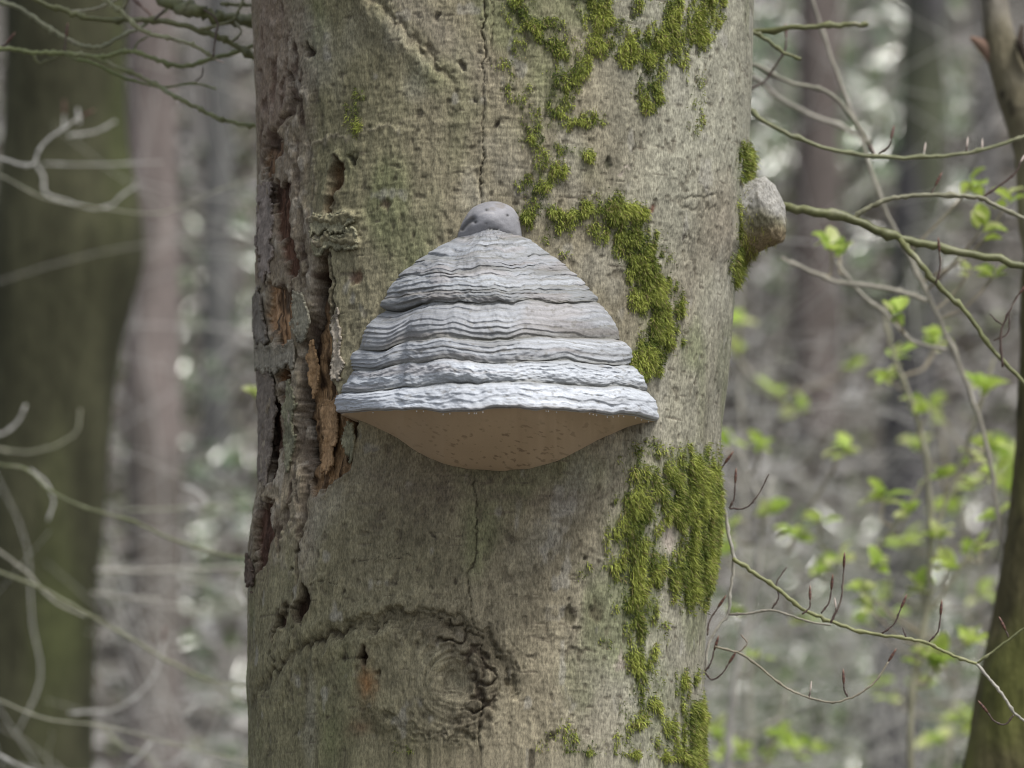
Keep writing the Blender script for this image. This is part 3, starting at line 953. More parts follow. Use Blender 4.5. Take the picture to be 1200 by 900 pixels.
def zone(k):
    nf = [10, 26, 30, 40, 26, 70, 50, 54, 56][k]
    f = np.linspace(0, 1, nf)
    F, PH = np.meshgrid(f, phi, indexing='ij')
    v = k + F
    s = np.sin(PH)
    g0 = GROOVE[k - 1] if k else 0
    g1 = GROOVE[k]
    # bulging profile: steep step out of the upper groove, rounded shoulder, undercut at the bottom
    fpk = 0.50 + 0.12 * vnoise(s * 4 + 7, F * 0 + k * 2.0, 0 * F, 209)
    up = 1 - np.exp(-F / 0.13) + 0 * F
    dn = 1 - np.clip((F - fpk) / (1 - fpk), 0, 1) ** 1.8
    mod = 0.75 + 0.5 * vnoise(s * 5 + k * 3, F * 0 + k, 0 * F, 210)
    prof = -g0 * (1 - up) * mod - g1 * (1 - dn) * mod
    # minor growth lines, wandering, merging
    wv = v * [2.2, 3.6, 3.0, 4.0, 2.0, 6.5, 5.0, 4.6, 4.2][k] + 0.9 * vnoise(s * 2.6, v * 1.3, 0 * F, 211) + 0.4 * vnoise(s * 8, v * 2, 0 * F, 212) + 0.35 * k
    saw = (wv % 1.0)
    minor = (np.clip(saw / 0.75, 0, 1) ** 0.7 - np.clip((saw - 0.75) / 0.25, 0, 1)) - 0.5
    am = (0.0019 + 0.0016 * vnoise(s * 3 + 1, v * 1.7, 0 * F, 213)) * (0.25 + 1.0 * sstep(-0.5, 0.5, vnoise(s * 1.2, v * 3.4, 0 * F + 5, 219))) * (0.9 if k < 7 else 0.55)
    if k == 5:
        am = am * 0.8
    lump = 0.0032 * fbm(s * 5, v * 1.1, 0 * F, 2, 214) + 0.0017 * fbm(s * 12, v * 2.4, 0 * F, 3, 215) + 0.0007 * fbm(s * 34, v * 7, 0 * F, 2, 216)
    rim_round = 0
    if k == 8:
        lump = lump * 0.9 + 0.0008 * fbm(s * 30, v * 12, 0 * F, 2, 217)
        rim_round = -0.006 * np.clip((F - 0.86) / 0.14, 0, 1) ** 2
    if k == 7:
        lump = lump + 0.0015 * fbm(s * 28, v * 9, 0 * F, 3, 218)
    W = cap_point(v, PH, prof + am * minor + lump + rim_round)
    # colour: bluish pale grey, ochre-green dirt and painted shade in the grooves
    base = np.array([[0.29, 0.29, 0.30], [0.38, 0.39, 0.41], [0.34, 0.345, 0.36], [0.38, 0.39, 0.405], [0.28, 0.285, 0.29], [0.40, 0.405, 0.42], [0.43, 0.44, 0.46], [0.53, 0.55, 0.58], [0.59, 0.61, 0.645]])[k]
    c = np.zeros(F.shape + (3,)) + base
    tone = fbm(s * 3, v * 5, 0 * F, 3, 220)
    c = c * np.array([0.975, 1.0, 1.03])
    c = c * (1 + 0.22 * tone + 0.10 * fbm(s * 1.5, v * 16, 0 * F, 2, 223))[..., None]
    line = vnoise(s * 1.6, v * 9 + 1.2 * vnoise(s * 3, v, 0 * F, 225), 0 * F, 224)
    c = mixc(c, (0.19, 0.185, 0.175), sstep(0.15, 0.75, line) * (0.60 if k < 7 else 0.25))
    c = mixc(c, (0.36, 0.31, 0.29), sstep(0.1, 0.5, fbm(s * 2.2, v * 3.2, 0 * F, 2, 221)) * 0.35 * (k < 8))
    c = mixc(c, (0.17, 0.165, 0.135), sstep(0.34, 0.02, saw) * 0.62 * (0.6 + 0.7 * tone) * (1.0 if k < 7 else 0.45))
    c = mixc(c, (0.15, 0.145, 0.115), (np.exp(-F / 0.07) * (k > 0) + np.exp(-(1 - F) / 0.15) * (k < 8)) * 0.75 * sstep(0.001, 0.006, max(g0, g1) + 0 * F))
    c = mixc(c, (0.20, 0.19, 0.17), sstep(0.36, 0.6, fbm(s * 30, v * 9, 0 * F, 3, 222)) * 0.55)
    if k == 8:
        c = mixc(c, (0.17, 0.12, 0.09), np.exp(-((F - 0.965) / 0.022) ** 2) * 0.75)
        c = mixc(c, (0.30, 0.27, 0.24), np.exp(-((F - 0.88) / 0.03) ** 2) * 0.5)
    return W, np.clip(c, 0.02, 0.85)


fungus = thing("hoof_fungus", FUN0, "large grey hoof-shaped bracket fungus with banded crust, on the middle of the trunk", "fungus")
ZW = []
for k in range(9):
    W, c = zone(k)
    ZW.append(W)
    if k:
        W[0] = ZW[k - 1][-1]
    # the caps' sides run on into the trunk so that no edge floats
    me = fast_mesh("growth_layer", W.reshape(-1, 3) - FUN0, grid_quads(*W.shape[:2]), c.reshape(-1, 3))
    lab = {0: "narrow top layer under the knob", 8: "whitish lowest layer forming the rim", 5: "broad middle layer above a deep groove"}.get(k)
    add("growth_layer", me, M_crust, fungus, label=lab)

# pore surface below the rim
rimW = ZW[8][-1]
rx, ry = proj(rimW)
bot = [(393, 486), (400, 488), (420, 495), (440, 504), (465, 516), (490, 534), (505, 542), (520, 548), (550, 555), (590, 557.5), (620, 555), (650, 546), (680, 531), (700, 519), (735, 504), (762, 496), (775, 494)]
bx = np.interp(np.linspace(0, 1, NS), np.linspace(0, 1, 41), np.interp(np.linspace(0, 1, 41), [0, 0.06, 0.94, 1], [393, 400, 764, 776]))
t_ = (rx - rx[0]) / (rx[-1] - rx[0])
bx = 396 + t_ * (773 - 396)
by = np.interp(bx, [a for a, b in bot], [b for a, b in bot]) + 0.7 * fbm(bx * 0.06, 0 * bx, 0 * bx, 2, 231)
tr_y = TY - np.sqrt(np.clip(0.221 ** 2 - ((bx - 578) * 0.00083) ** 2, 0, None)) + 0.004
NP = 110
rows, cols = [], []
for i in range(NP):
    a = i / (NP - 1)
    dip = a
    yy = rimW[:, 1] * (1 - a) + tr_y * a
    px_ = rx * (1 - a) + bx * a
    py_ = ry * (1 - a ** 1.0) + by * (a ** 1.0)
    yy = yy + 0.010 * math.sin(a * math.pi) * (-1) * np.clip(1 - (2 * t_ - 1) ** 2, 0, 1)
    if a < 0.05:
        py_ = py_ + 0.0 * a
    W = unproj(px_, py_, yy)
    W[:, 2] += 0.0035 * (1 - math.exp(-a / 0.02)) * (1 - a) * np.clip(1 - (2 * t_ - 1) ** 6, 0, 1)
    W[:, 2] -= 0.0016 * fbm(px_ * 0.03, py_ * 0.03, 0 * px_, 2, 232) * math.sin(a * math.pi)
    rows.append(W)
    c = np.zeros((NS, 3)) + np.array([0.60, 0.465, 0.325])
    c = c * (1 + 0.07 * fbm(px_ * 0.02, py_ * 0.03, 0 * px_, 2, 233))[:, None]
    fw = np.exp(-((px_ - 590) / 110) ** 2) * sstep(0.12, 0.4, np.full(NS, a)) * sstep(1.0, .85, np.full(NS, a))
    rot = px_ * 0.5 + py_ * 0.9
    fleck = sstep(0.28, 0.50, fbm(px_ * 0.16 + py_ * 0.06, py_ * 0.34 - px_ * 0.10, 0 * px_, 3, 234))
    c = mixc(c, (0.20, 0.14, 0.10), fleck * fw * 0.60)
    c = c * (1 + 0.10 * fbm(px_ * 0.012 + 3, py_ * 0.02, 0 * px_, 3, 236))[:, None]
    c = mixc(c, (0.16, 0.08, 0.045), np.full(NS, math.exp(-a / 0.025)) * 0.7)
    cols.append(c)
me = fast_mesh("pore_surface", np.array(rows).reshape(-1, 3) - FUN0, grid_quads(NP, NS), np.clip(np.array(cols), 0.02, 0.8).reshape(-1, 3))
add("pore_surface", me, M_pore, fungus, label="smooth tan underside with faint dark flecks")

# pale torn seam where the underside meets the bark
sp = Soup()
r = np.random.default_rng(3)
for a, b in [(468, 484), (486, 492), (490, 497), (500, 524), (505, 518), (556, 566), (585, 592), (628, 650), (640, 660), (644, 656)]:
    xs = np.linspace(a, b, 7)
    ys = np.interp(xs, [q[0] for q in bot], [q[1] for q in bot]) + 0.3
    yy = TY - np.sqrt(0.221 ** 2 - ((xs - 578) * 0.00083) ** 2) - 0.0030
    pp = unproj(xs, ys, yy)
    rad = 0.0011 * np.sin(np.linspace(0.25, math.pi - 0.2, 7)) * r.uniform(0.6, 1.3)
    V, q = tube(pp, rad, 6)
    sp.add(V, q, (0.50, 0.40, 0.28))
add("margin_seam", sp.mesh("margin_seam", FUN0), M_pore, fungus)
# guttation droplets along the rim, pale specks
sp = Soup()
for xx in [437, 488, 496, 519, 527, 549, 556, 558, 566, 640, 643, 652, 691, 695, 699, 712, 718, 725, 731, 745, 752, 760]:
    i = int(np.argmin(np.abs(rx - xx)))
    pp = rimW[i] + np.array([0, -0.0006, -0.0016])
    u_ = np.linspace(0, math.pi, 5)
    V, q = tube(np.stack([pp + np.array([0, 0, 0.0007 * math.cos(w)]) for w in u_]), 0.0006 * np.sin(u_) + 1e-5, 6)
    sp.add(V, q, (0.8, 0.8, 0.8))
add("droplets", sp.mesh("droplets", FUN0), M_pore, fungus, label="tiny pale drops along the rim", kind="stuff")

# the rounded knob on top
def build_knob():
    n, m = 90, 120
    th = np.linspace(0.02, math.pi - 0.02, n)
    ph2 = np.linspace(0, 2 * math.pi, m, endpoint=False)
    TH, PH = np.meshgrid(th, ph2, indexing='ij')
    dx, dy, dz = np.sin(TH) * np.cos(PH), np.sin(TH) * np.sin(PH), np.cos(TH)
    nz = fbm(dx * 1.4 + 3, dy * 1.4, dz * 1.4, 3, 240)
    nf = fbm(dx * 8, dy * 8, dz * 8, 3, 241)
    c0 = unproj(577, 267, 3.972)
    rxx = 0.0262 * (1 + 0.06 * nz + 0.006 * nf)
    wide = np.where(dz < 0, (1 - 0.10 * dz) / np.clip(np.sin(TH), 0.35, 1), 1.0)
    px_ = c0[0] + rxx * 1.04 * dx * wide
    # longer shoulder sloping to the left, as on the photograph
    px_ = px_ - 0.006 * sstep(0.7, -0.5, dz) * (dx < 0) * np.abs(dx)
    pz = c0[2] + 0.0245 * (1 + 0.04 * nz + 0.006 * nf) * dz
    py_ = c0[1] + 0.040 * (1 + 0.08 * nz) * dy
    V = np.stack([px_, py_, pz], -1)
    c = np.zeros(V.shape) + np.array([0.29, 0.29, 0.31])
    c = c * (1 + 0.22 * nz + 0.16 * nf)[..., None]
    c = mixc(c, (0.20, 0.18, 0.155), sstep(0.0, 0.5, fbm(dx * 3, dy * 3, dz * 5, 3, 243)) * 0.6)
    qx, qy = proj(V)
    fr = dy < 0.1
    for hx, hy, r_, dep in [(594.5, 252.5, 1.3, .0025), (570, 246, 1.8, .0008), (569.5, 262, 1.1, .0015), (557, 260, 1.8, .0025)]:
        g = np.exp(-(np.hypot(qx - hx, qy - hy) / r_) ** 2) * fr
        V[..., 1] += dep * g
        c = mixc(c, (0.05, 0.05, 0.05), g)
    d, _ = seg_dist(qx, qy, [(542, 268), (548, 261), (555, 256)])
    g = np.exp(-(d / 2.4) ** 2) * fr
    V[..., 1] += 0.005 * g
    c = mixc(c, (0.09, 0.09, 0.09), g * 0.8)
    d, _ = seg_dist(qx, qy, [(562, 251), (570, 249), (578, 250)])
    c = mixc(c, (0.46, 0.45, 0.46), np.exp(-(d / 1.2) ** 2) * fr * 0.7)
    me = fast_mesh("knob", V.reshape(-1, 3) - FUN0, grid_quads(n, m, True), np.clip(c, 0.02, 0.7).reshape(-1, 3))
    add("knob", me, M_knob, fungus, label="smooth dark grey knob on top")


build_knob()

# ------------------------------------------------------------------ twigs, buds, leaves
def bud_mesh():
    n, m = 9, 8
    t = np.linspace(0, 1, n)
    rr_ = 0.088 * np.sin(np.pi * t ** 0.72) ** 0.8 + 0.010
    rr_[0] = 0.04
    rr_[-1] = 0.004
    V, q = tube(np.stack([0 * t, 0 * t, t], -1), rr_, m)
    t2 = V[:, 2:3]
    c = np.array([0.12, 0.060, 0.042]) * (1 + 0.5 * np.sin(t2 * 28))
    c = np.where(t2 > 0.85, np.array([0.30, 0.17, 0.13]), c)
    me = fast_mesh("bud", V, q, np.clip(c, 0.03, 0.5))
    me.materials.append(M_bud)
    return me


BUD = bud_mesh()


def pale_bud_mesh():
    me = BUD.copy()
    a = me.color_attributes["Col"]
    c = np.ones((len(me.vertices), 4), np.float32)
    c[:, :3] = (0.66, 0.56, 0.50)
    a.data.foreach_set("color", c.ravel())
    return me


PALE_BUD = pale_bud_mesh()


def leaf_mesh(c1, c2, name="leaf"):
    """a young pleated beech leaf, one unit long"""
    n = 7
    V, Cc = [], []
    for i in range(n):
        t = i / (n - 1)
        w = 0.30 * math.sin(math.pi * (t ** 0.8)) ** 0.9 + 0.01
        zz = 0.16 * math.sin(t * 2.2)
        for s in (-1, -0.5, 0, 0.5, 1):
            V.append((s * w, t, zz + 0.12 * abs(s) * w * 3 + (0.03 if i % 2 else -0.02) * abs(s)))
            f = t * 0.7 + 0.3 * abs(s)
            Cc.append(tuple(c1[k] * (1 - f) + c2[k] * f for k in range(3)))
    me = fast_mesh(name, np.array(V), grid_quads(n, 5), np.array(Cc))
    me.materials.append(M_leaf)
    return me


LEAVES = [leaf_mesh((0.50, 0.64, 0.12), (0.62, 0.76, 0.20)), leaf_mesh((0.42, 0.60, 0.11), (0.56, 0.72, 0.18)), leaf_mesh((0.60, 0.68, 0.24), (0.76, 0.80, 0.40))]


def orient(d, roll=0.0):
    q = Vector(d).to_track_quat('Z', 'Y')
    return q @ Quaternion((0, 0, 1), roll)


def put_bud(parent, origin, base, tip, pale=False):
    base, tip = Vector(base), Vector(tip)
    o = bpy.data.objects.new("bud", PALE_BUD if pale else BUD)
    COL.objects.link(o)
    o.parent = parent
    L_ = (tip - base).length
    o.location = base - Vector(origin)
    o.rotation_mode = 'QUATERNION'
    o.rotation_quaternion = orient(tip - base, random.uniform(0, 6))
    o.scale = (L_, L_, L_)
    return o


def px_to_world(pts, Y):
    """Y may be a number or one depth for each point; a 3-tuple point is already a world point"""
    out = []
    for i, p in enumerate(pts):
        if len(p) == 3:
            out.append(np.array(p, float))
        else:
            yy = Y if np.isscalar(Y) else Y[min(i, len(Y) - 1)]
            out.append(unproj(p[0], p[1], yy + 0.0))
    return np.array(out)


GREEN_BARK = (0.155, 0.165, 0.070)
GREY_BARK = (0.27, 0.25, 0.20)
PALE_BARK = (0.42, 0.40, 0.34)
DARK_BARK = (0.085, 0.055, 0.045)


def twig_mesh(W, w0, w1, col, Yref, knots=True, sides=8, seed=0):
    """W: world control points; widths in photograph pixels at depth Yref"""
    pp = catmull(W, 7)
    n = len(pp)
    s = Yref / FPX / cP * 0.5
    rad = np.linspace(w0, w1, n) * s
    r = np.random.default_rng(seed + n)
    if knots:
        rad = rad * (1 + 0.10 * r.normal(0, 1, n).clip(-1, 1))
        for j in range(3, n - 2, 8):
            rad[j] *= 1.5
        pp[1:-1] += r.normal(0, 0.22, (n - 2, 3)) * rad[1:-1, None]
    V, q = tube(pp, rad, sides)
    nz = fbm(V[:, 0] * 60, V[:, 1] * 60, V[:, 2] * 60, 3, 251)
    c = np.array(col) * (1 + 0.45 * nz)[:, None]
    c = mixc(c, np.array(GREY_BARK), sstep(0.1, 0.6, nz) * 0.5)
    return V, q, np.clip(c, 0.02, 0.7), pp


def make_twigs(parent, origin, items):
    """items: (points, Y, w0, w1, colour, bud) ; bud: None, 'bud' or 'pale'"""
    for pts, Y, w0, w1, col, bd in items:
        W = px_to_world(pts, Y)
        yr = float(np.mean(W[:, 1]))
        V, q, c, pp = twig_mesh(W, w0, w1, col, yr, seed=int(abs(W[0, 0]) * 1e4) % 999)
        nm = "branch" if w0 >= 4 else "twig"
        add(nm, fast_mesh(nm, V - np.array(origin), q, c), M_twig, parent)
        if bd:
            d_ = pp[-1] - pp[-3]
            d_ /= np.linalg.norm(d_)
            put_bud(parent, origin, pp[-1], pp[-1] + d_ * (19 if bd == 'bud' else 13) * yr / FPX, bd == 'pale')


def z3(*pts):
    return [(820 + a / 2.25, 500 + b / 2.25) for a, b in pts]


def z6(*pts):
    return [(a / 3.871, b / 3.871) for a, b in pts]


# --- a sapling standing right behind the beech; its branches come out on both sides
SAP = (0.0, 4.86, 0.0)
sap = thing("beech_sapling", SAP, "slim beech sapling behind the thick trunk, its budded green twigs reaching out on both sides", "sapling")
st = catmull([(0, 4.86, -0.1), (0.02, 4.85, 1.0), (-0.01, 4.87, 2.0), (0.02, 4.85, 3.0), (0.0, 4.9, 4.2), (0.03, 4.92, 5.2)], 8)
V, q = tube(st, np.linspace(0.03, 0.008, len(st)), 12)
add("stem", fast_mesh("stem", V - np.array(SAP), q, np.tile([0.20, 0.19, 0.12], (len(V), 1))), M_twig, sap)


def hub(py):
    return tuple(unproj(600, py, 4.86))


R_ITEMS = [
    # lower right, nearly in focus
    ([hub(560)] + z3((-40, 150), (50, 165), (65, 210), (75, 280), (90, 350), (80, 440), (75, 490), (40, 540), (22, 580), (15, 650)), [4.86, 4.5, 4.24], 5, 3, PALE_BARK, None),
    (z3((88, 348), (150, 390), (210, 430), (270, 480), (340, 510), (420, 540), (520, 555), (600, 570), (660, 600), (730, 625)), 4.22, 5, 3.6, (0.25, 0.26, 0.11), None),
    (z3((730, 625), (765, 665), (800, 710), (830, 755), (860, 778)), 4.22, 3.6, 3, PALE_BARK, None),
    (z3((730, 625), (790, 580), (870, 520)), 4.22, 3, 2.2, GREEN_BARK, None),
    (z3((75, 495), (130, 492), (190, 485), (240, 498), (290, 515), (345, 523)), 4.24, 3, 2.2, GREY_BARK, None),
    (z3((40, 580), (110, 600), (160, 635), (230, 690), (300, 718), (350, 727), (410, 710), (460, 675), (497, 620)), 4.21, 2.8, 2, (0.28, 0.25, 0.18), 'bud'),
    (z3((78, 215), (90, 190), (93, 150)), 4.23, 2.4, 1.6, DARK_BARK, 'bud'),
    (z3((78, 215), (120, 215), (150, 185), (182, 125)), 4.22, 2.2, 1.4, DARK_BARK, None),
    (z3((52, 165), (52, 120), (65, 98)), 4.23, 2.2, 1.6, DARK_BARK, 'bud'),
    (z3((20, 550), (25, 515), (47, 478)), 4.23, 2.2, 1.6, DARK_BARK, 'bud'),
    (z3((15, 650), (30, 667), (58, 652), (76, 625)), 4.22, 2.2, 1.6, DARK_BARK, 'bud'),
    (z3((15, 645), (30, 620), (38, 590)), 4.22, 2.2, 1.6, DARK_BARK, 'bud'),
    (z3((45, 580), (105, 592), (125, 572), (108, 548)), 4.21, 1.8, 1.5, (0.25, 0.2, 0.15), None),
    (z3((190, 480), (208, 450), (202, 418), (230, 370)), 4.22, 2.0, 1.4, DARK_BARK, None),
    (z3((270, 495), (290, 475), (291, 458)), 4.21, 2.2, 1.6, DARK_BARK, 'bud'),
    (z3((320, 492), (340, 465), (347, 430)), 4.21, 2.2, 1.6, DARK_BARK, 'bud'),
    (z3((345, 515), (370, 465), (379, 390), (380, 372)), 4.20, 2.4, 1.6, DARK_BARK, 'bud'),
    (z3((345, 518), (358, 490), (359, 478)), 4.20, 2.0, 1.5, DARK_BARK, 'pale'),
    (z3((480, 545), (512, 520), (530, 480)), 4.21, 2.2, 1.6, DARK_BARK, 'bud'),
    (z3((605, 568), (628, 540), (635, 498)), 4.20, 2.2, 1.6, DARK_BARK, 'bud'),
    (z3((545, 560), (535, 530)), 4.22, 2.0, 1.2, DARK_BARK, None),
    (z3((288, 712), (291, 698)), 4.20, 2, 1.5, DARK_BARK, 'pale'),
    (z3((390, 712), (382, 695), (380, 680)), 4.20, 2.2, 1.6, DARK_BARK, 'bud'),
    (z3((815, 555), (807, 538)), 4.22, 2, 1.5, DARK_BARK, 'bud'),
    (z3((828, 760), (805, 785), (775, 775), (760, 755)), 4.22, 2, 1.5, DARK_BARK, 'bud'),
    # the stout twig right of the stub and its forks
    ([hub(222), (870, 233), (925, 243), (1000, 258), (1050, 277), (1110, 291), (1215, 316)], [4.86, 4.42, 4.36, 4.36], 12, 9, GREEN_BARK, None),
    ([(998, 257), (1015, 245), (1040, 234), (1070, 229), (1120, 229), (1150, 232), (1180, 247), (1215, 262)], 4.36, 5.5, 4.5, (0.22, 0.215, 0.14), None),
    ([(1150, 232), (1175, 215), (1192, 200), (1196, 190)], 4.36, 3, 2, DARK_BARK, 'pale'),
    ([(1053, 279), (1075, 305), (1100, 335), (1130, 363), (1160, 405), (1215, 465)], [4.36, 4.34], 7.5, 5, (0.18, 0.19, 0.08), None),
    ([(1097, 332), (1102, 310), (1101, 296)], 4.33, 2.5, 1.8, DARK_BARK, 'bud'),
    ([(1175, 430), (1174, 385), (1186, 358), (1194, 345)], 4.33, 2.8, 2, DARK_BARK, 'bud'),
    ([(1165, 399), (1180, 392), (1182, 365)], 4.34, 2.2, 1.6, DARK_BARK, None),
    ([(1174, 380), (1160, 368)], 4.33, 1.8, 1.4, DARK_BARK, None),
    ([(1091, 227), (1096, 218)], 4.36, 2, 1.6, DARK_BARK, 'bud'),
    # top right
    ([hub(50), (870, 40), (935, 32), (985, 29), (1016, 28)], [4.86, 4.44, 4.42], 7.5, 6, GREEN_BARK, None),
    ([(880, 36), (900, 48), (920, 62), (938, 69)], 4.42, 5, 4, GREEN_BARK, None),
    ([(868, 108), (895, 96), (908, 78), (920, 58), (921, 45)], 4.50, 3, 2.2, DARK_BARK, 'bud'),
    ([hub(95), (866, 118), (900, 145), (950, 168), (1005, 181), (1080, 184), (1140, 178), (1185, 165), (1215, 155)], [4.86, 4.44, 4.40], 5.5, 4, (0.20, 0.21, 0.11), None),
    ([(1030, 180), (1042, 170), (1044, 163)], 4.40, 2.4, 1.8, DARK_BARK, 'bud'),
    ([(1082, 184), (1083, 178)], 4.40, 3.0, 2.5, PALE_BARK, 'pale'),
    ([(1133, 180), (1133, 172)], 4.40, 2.2, 1.8, DARK_BARK, 'pale'),
    ([(1151, 177), (1151, 174)], 4.40, 2.5, 2.2, PALE_BARK, 'pale'),
    ([hub(50), (870, 70), (930, 98), (970, 108), (1000, 140), (1018, 168)], [4.86, 4.8], 6, 4.5, (0.27, 0.26, 0.2), 'bud'),
    ([hub(60), (870, 85), (940, 130), (1000, 155), (1020, 165)], [4.86, 5.1, 5.3], 6, 5, PALE_BARK, None),
]
L_ITEMS = [
    (z6((700, -120), (720, -20), (800, 30), (880, 52), (1000, 82), (1150, 100)) + [hub(35)], [4.5, 4.5, 4.48, 4.46, 4.46, 4.5, 4.86], 14, 15, GREEN_BARK, None),
    (z6((60, -60), (200, 18), (300, 50), (400, 80), (560, 90), (700, 92), (900, 135), (1000, 170), (1080, 210), (1190, 285)) + [hub(112)], 4.46, 6, 8, GREEN_BARK, None),
    (z6((420, -60), (500, 20), (560, 60), (620, 120), (680, 155), (760, 170), (860, 200), (930, 235), (975, 268)), 4.42, 5.5, 4.5, (0.33, 0.34, 0.20), 'pale'),
    (z6((-40, -5), (90, 40), (180, 100), (260, 150), (340, 195), (400, 215), (470, 210), (540, 170), (640, 120), (760, 40)), 4.55, 6, 4, (0.26, 0.27, 0.17), None),
    (z6((-60, 205), (60, 225), (150, 238), (280, 240), (380, 250), (470, 255), (560, 235), (610, 235), (700, 270), (850, 300), (950, 270), (1100, 225), (1190, 190)) + [hub(30)], 4.52, 5.5, 5.5, (0.21, 0.24, 0.10), None),
    (z6((290, 245), (420, 260), (520, 300), (620, 340), (720, 390), (800, 440), (900, 490), (980, 530), (1080, 560), (1200, 577)) + [hub(165)], [4.52] * 5 + [4.48] * 5, 5, 5.5, (0.23, 0.25, 0.12), None),
    (z6((300, 255), (430, 290), (540, 345), (640, 375), (740, 395), (880, 380), (980, 402)), 4.55, 4, 2.5, (0.18, 0.22, 0.08), None),
    (z6((600, -60), (575, 10), (555, 50)), 4.44, 3.5, 3, (0.16, 0.15, 0.08), None),
    (z6((310, 52), (430, 42), (500, 12), (560, -20)), 4.50, 4.4, 3.4, (0.30, 0.29, 0.2), None),
    (z6((900, 135), (1000, 110), (1060, 88), (1085, 40), (1115, -40)), 4.44, 4.0, 3.2, (0.20, 0.2, 0.1), None),
    (z6((1050, 190), (1095, 140), (1065, 98)), 4.42, 3.4, 2.6, (0.20, 0.2, 0.12), None),
    (z6((968, 258), (975, 180), (985, 100), (965, 70), (925, 45)), 4.38, 2.6, 2, DARK_BARK, None),
    (z6((700, 90), (750, 40)), 4.45, 2.5, 1.6, DARK_BARK, None),
    (z6((880, 375), (915, 340), (918, 305)), 4.55, 2.2, 1.6, DARK_BARK, None),
    (z6((290, 242), (300, 170)), 4.54, 2.2, 2, DARK_BARK, 'bud'),
    (z6((0, 218), (25, 200)), 4.56, 3, 2, DARK_BARK, 'bud'),
    (z6((150, 245), (175, 285), (230, 270), (280, 250)), 4.6, 3, 2.2, GREEN_BARK, None),
    (z6((610, 235), (620, 200), (670, 165)), 4.55, 3, 2.2, GREEN_BARK, None),
    (z6((700, 90), (690, 75), (645, 30)), 4.65, 3, 2.2, (0.3, 0.2, 0.15), 'bud'),
    (z6((1000, 15), (1060, 20), (1140, 22)) + [hub(10)], 4.5, 4, 5, GREEN_BARK, None),
]
make_twigs(sap, SAP, R_ITEMS + L_ITEMS)


def z7(*pts):
    return [(a / 2, b / 2) for a, b in pts]


def z8(*pts):
    return [(a / 2, 450 + b / 2) for a, b in pts]


# --- a second sapling just outside the left edge, its pale blurred twigs cross the left third
SAP2 = (-1.02, 5.9, 0.0)
sap2 = thing("beech_sapling", SAP2, "out-of-focus bare sapling whose pale twigs cross in front of the mossy left trunk", "sapling")
st = catmull([(-1.02, 5.9, -0.1), (-1.0, 5.9, 1.0), (-1.04, 5.9, 2.0), (-1.0, 5.85, 3.0), (-1.05, 5.9, 4.2)], 8)
V, q = tube(st, np.linspace(0.028, 0.008, len(st)), 12)
add("stem", fast_mesh("stem", V - np.array(SAP2), q, np.tile([0.20, 0.19, 0.12], (len(V), 1))), M_twig, sap2)


def hub2(z):
    return (-1.02, 5.9, z)


PB = (0.62, 0.61, 0.57)
def thin(items, f):
    return [(p, (y if np.isscalar(y) else y[-1]) + (0.7 if len(p[0]) == 2 else 0.0), a * f, b * f, c, d) for p, y, a, b, c, d in items]


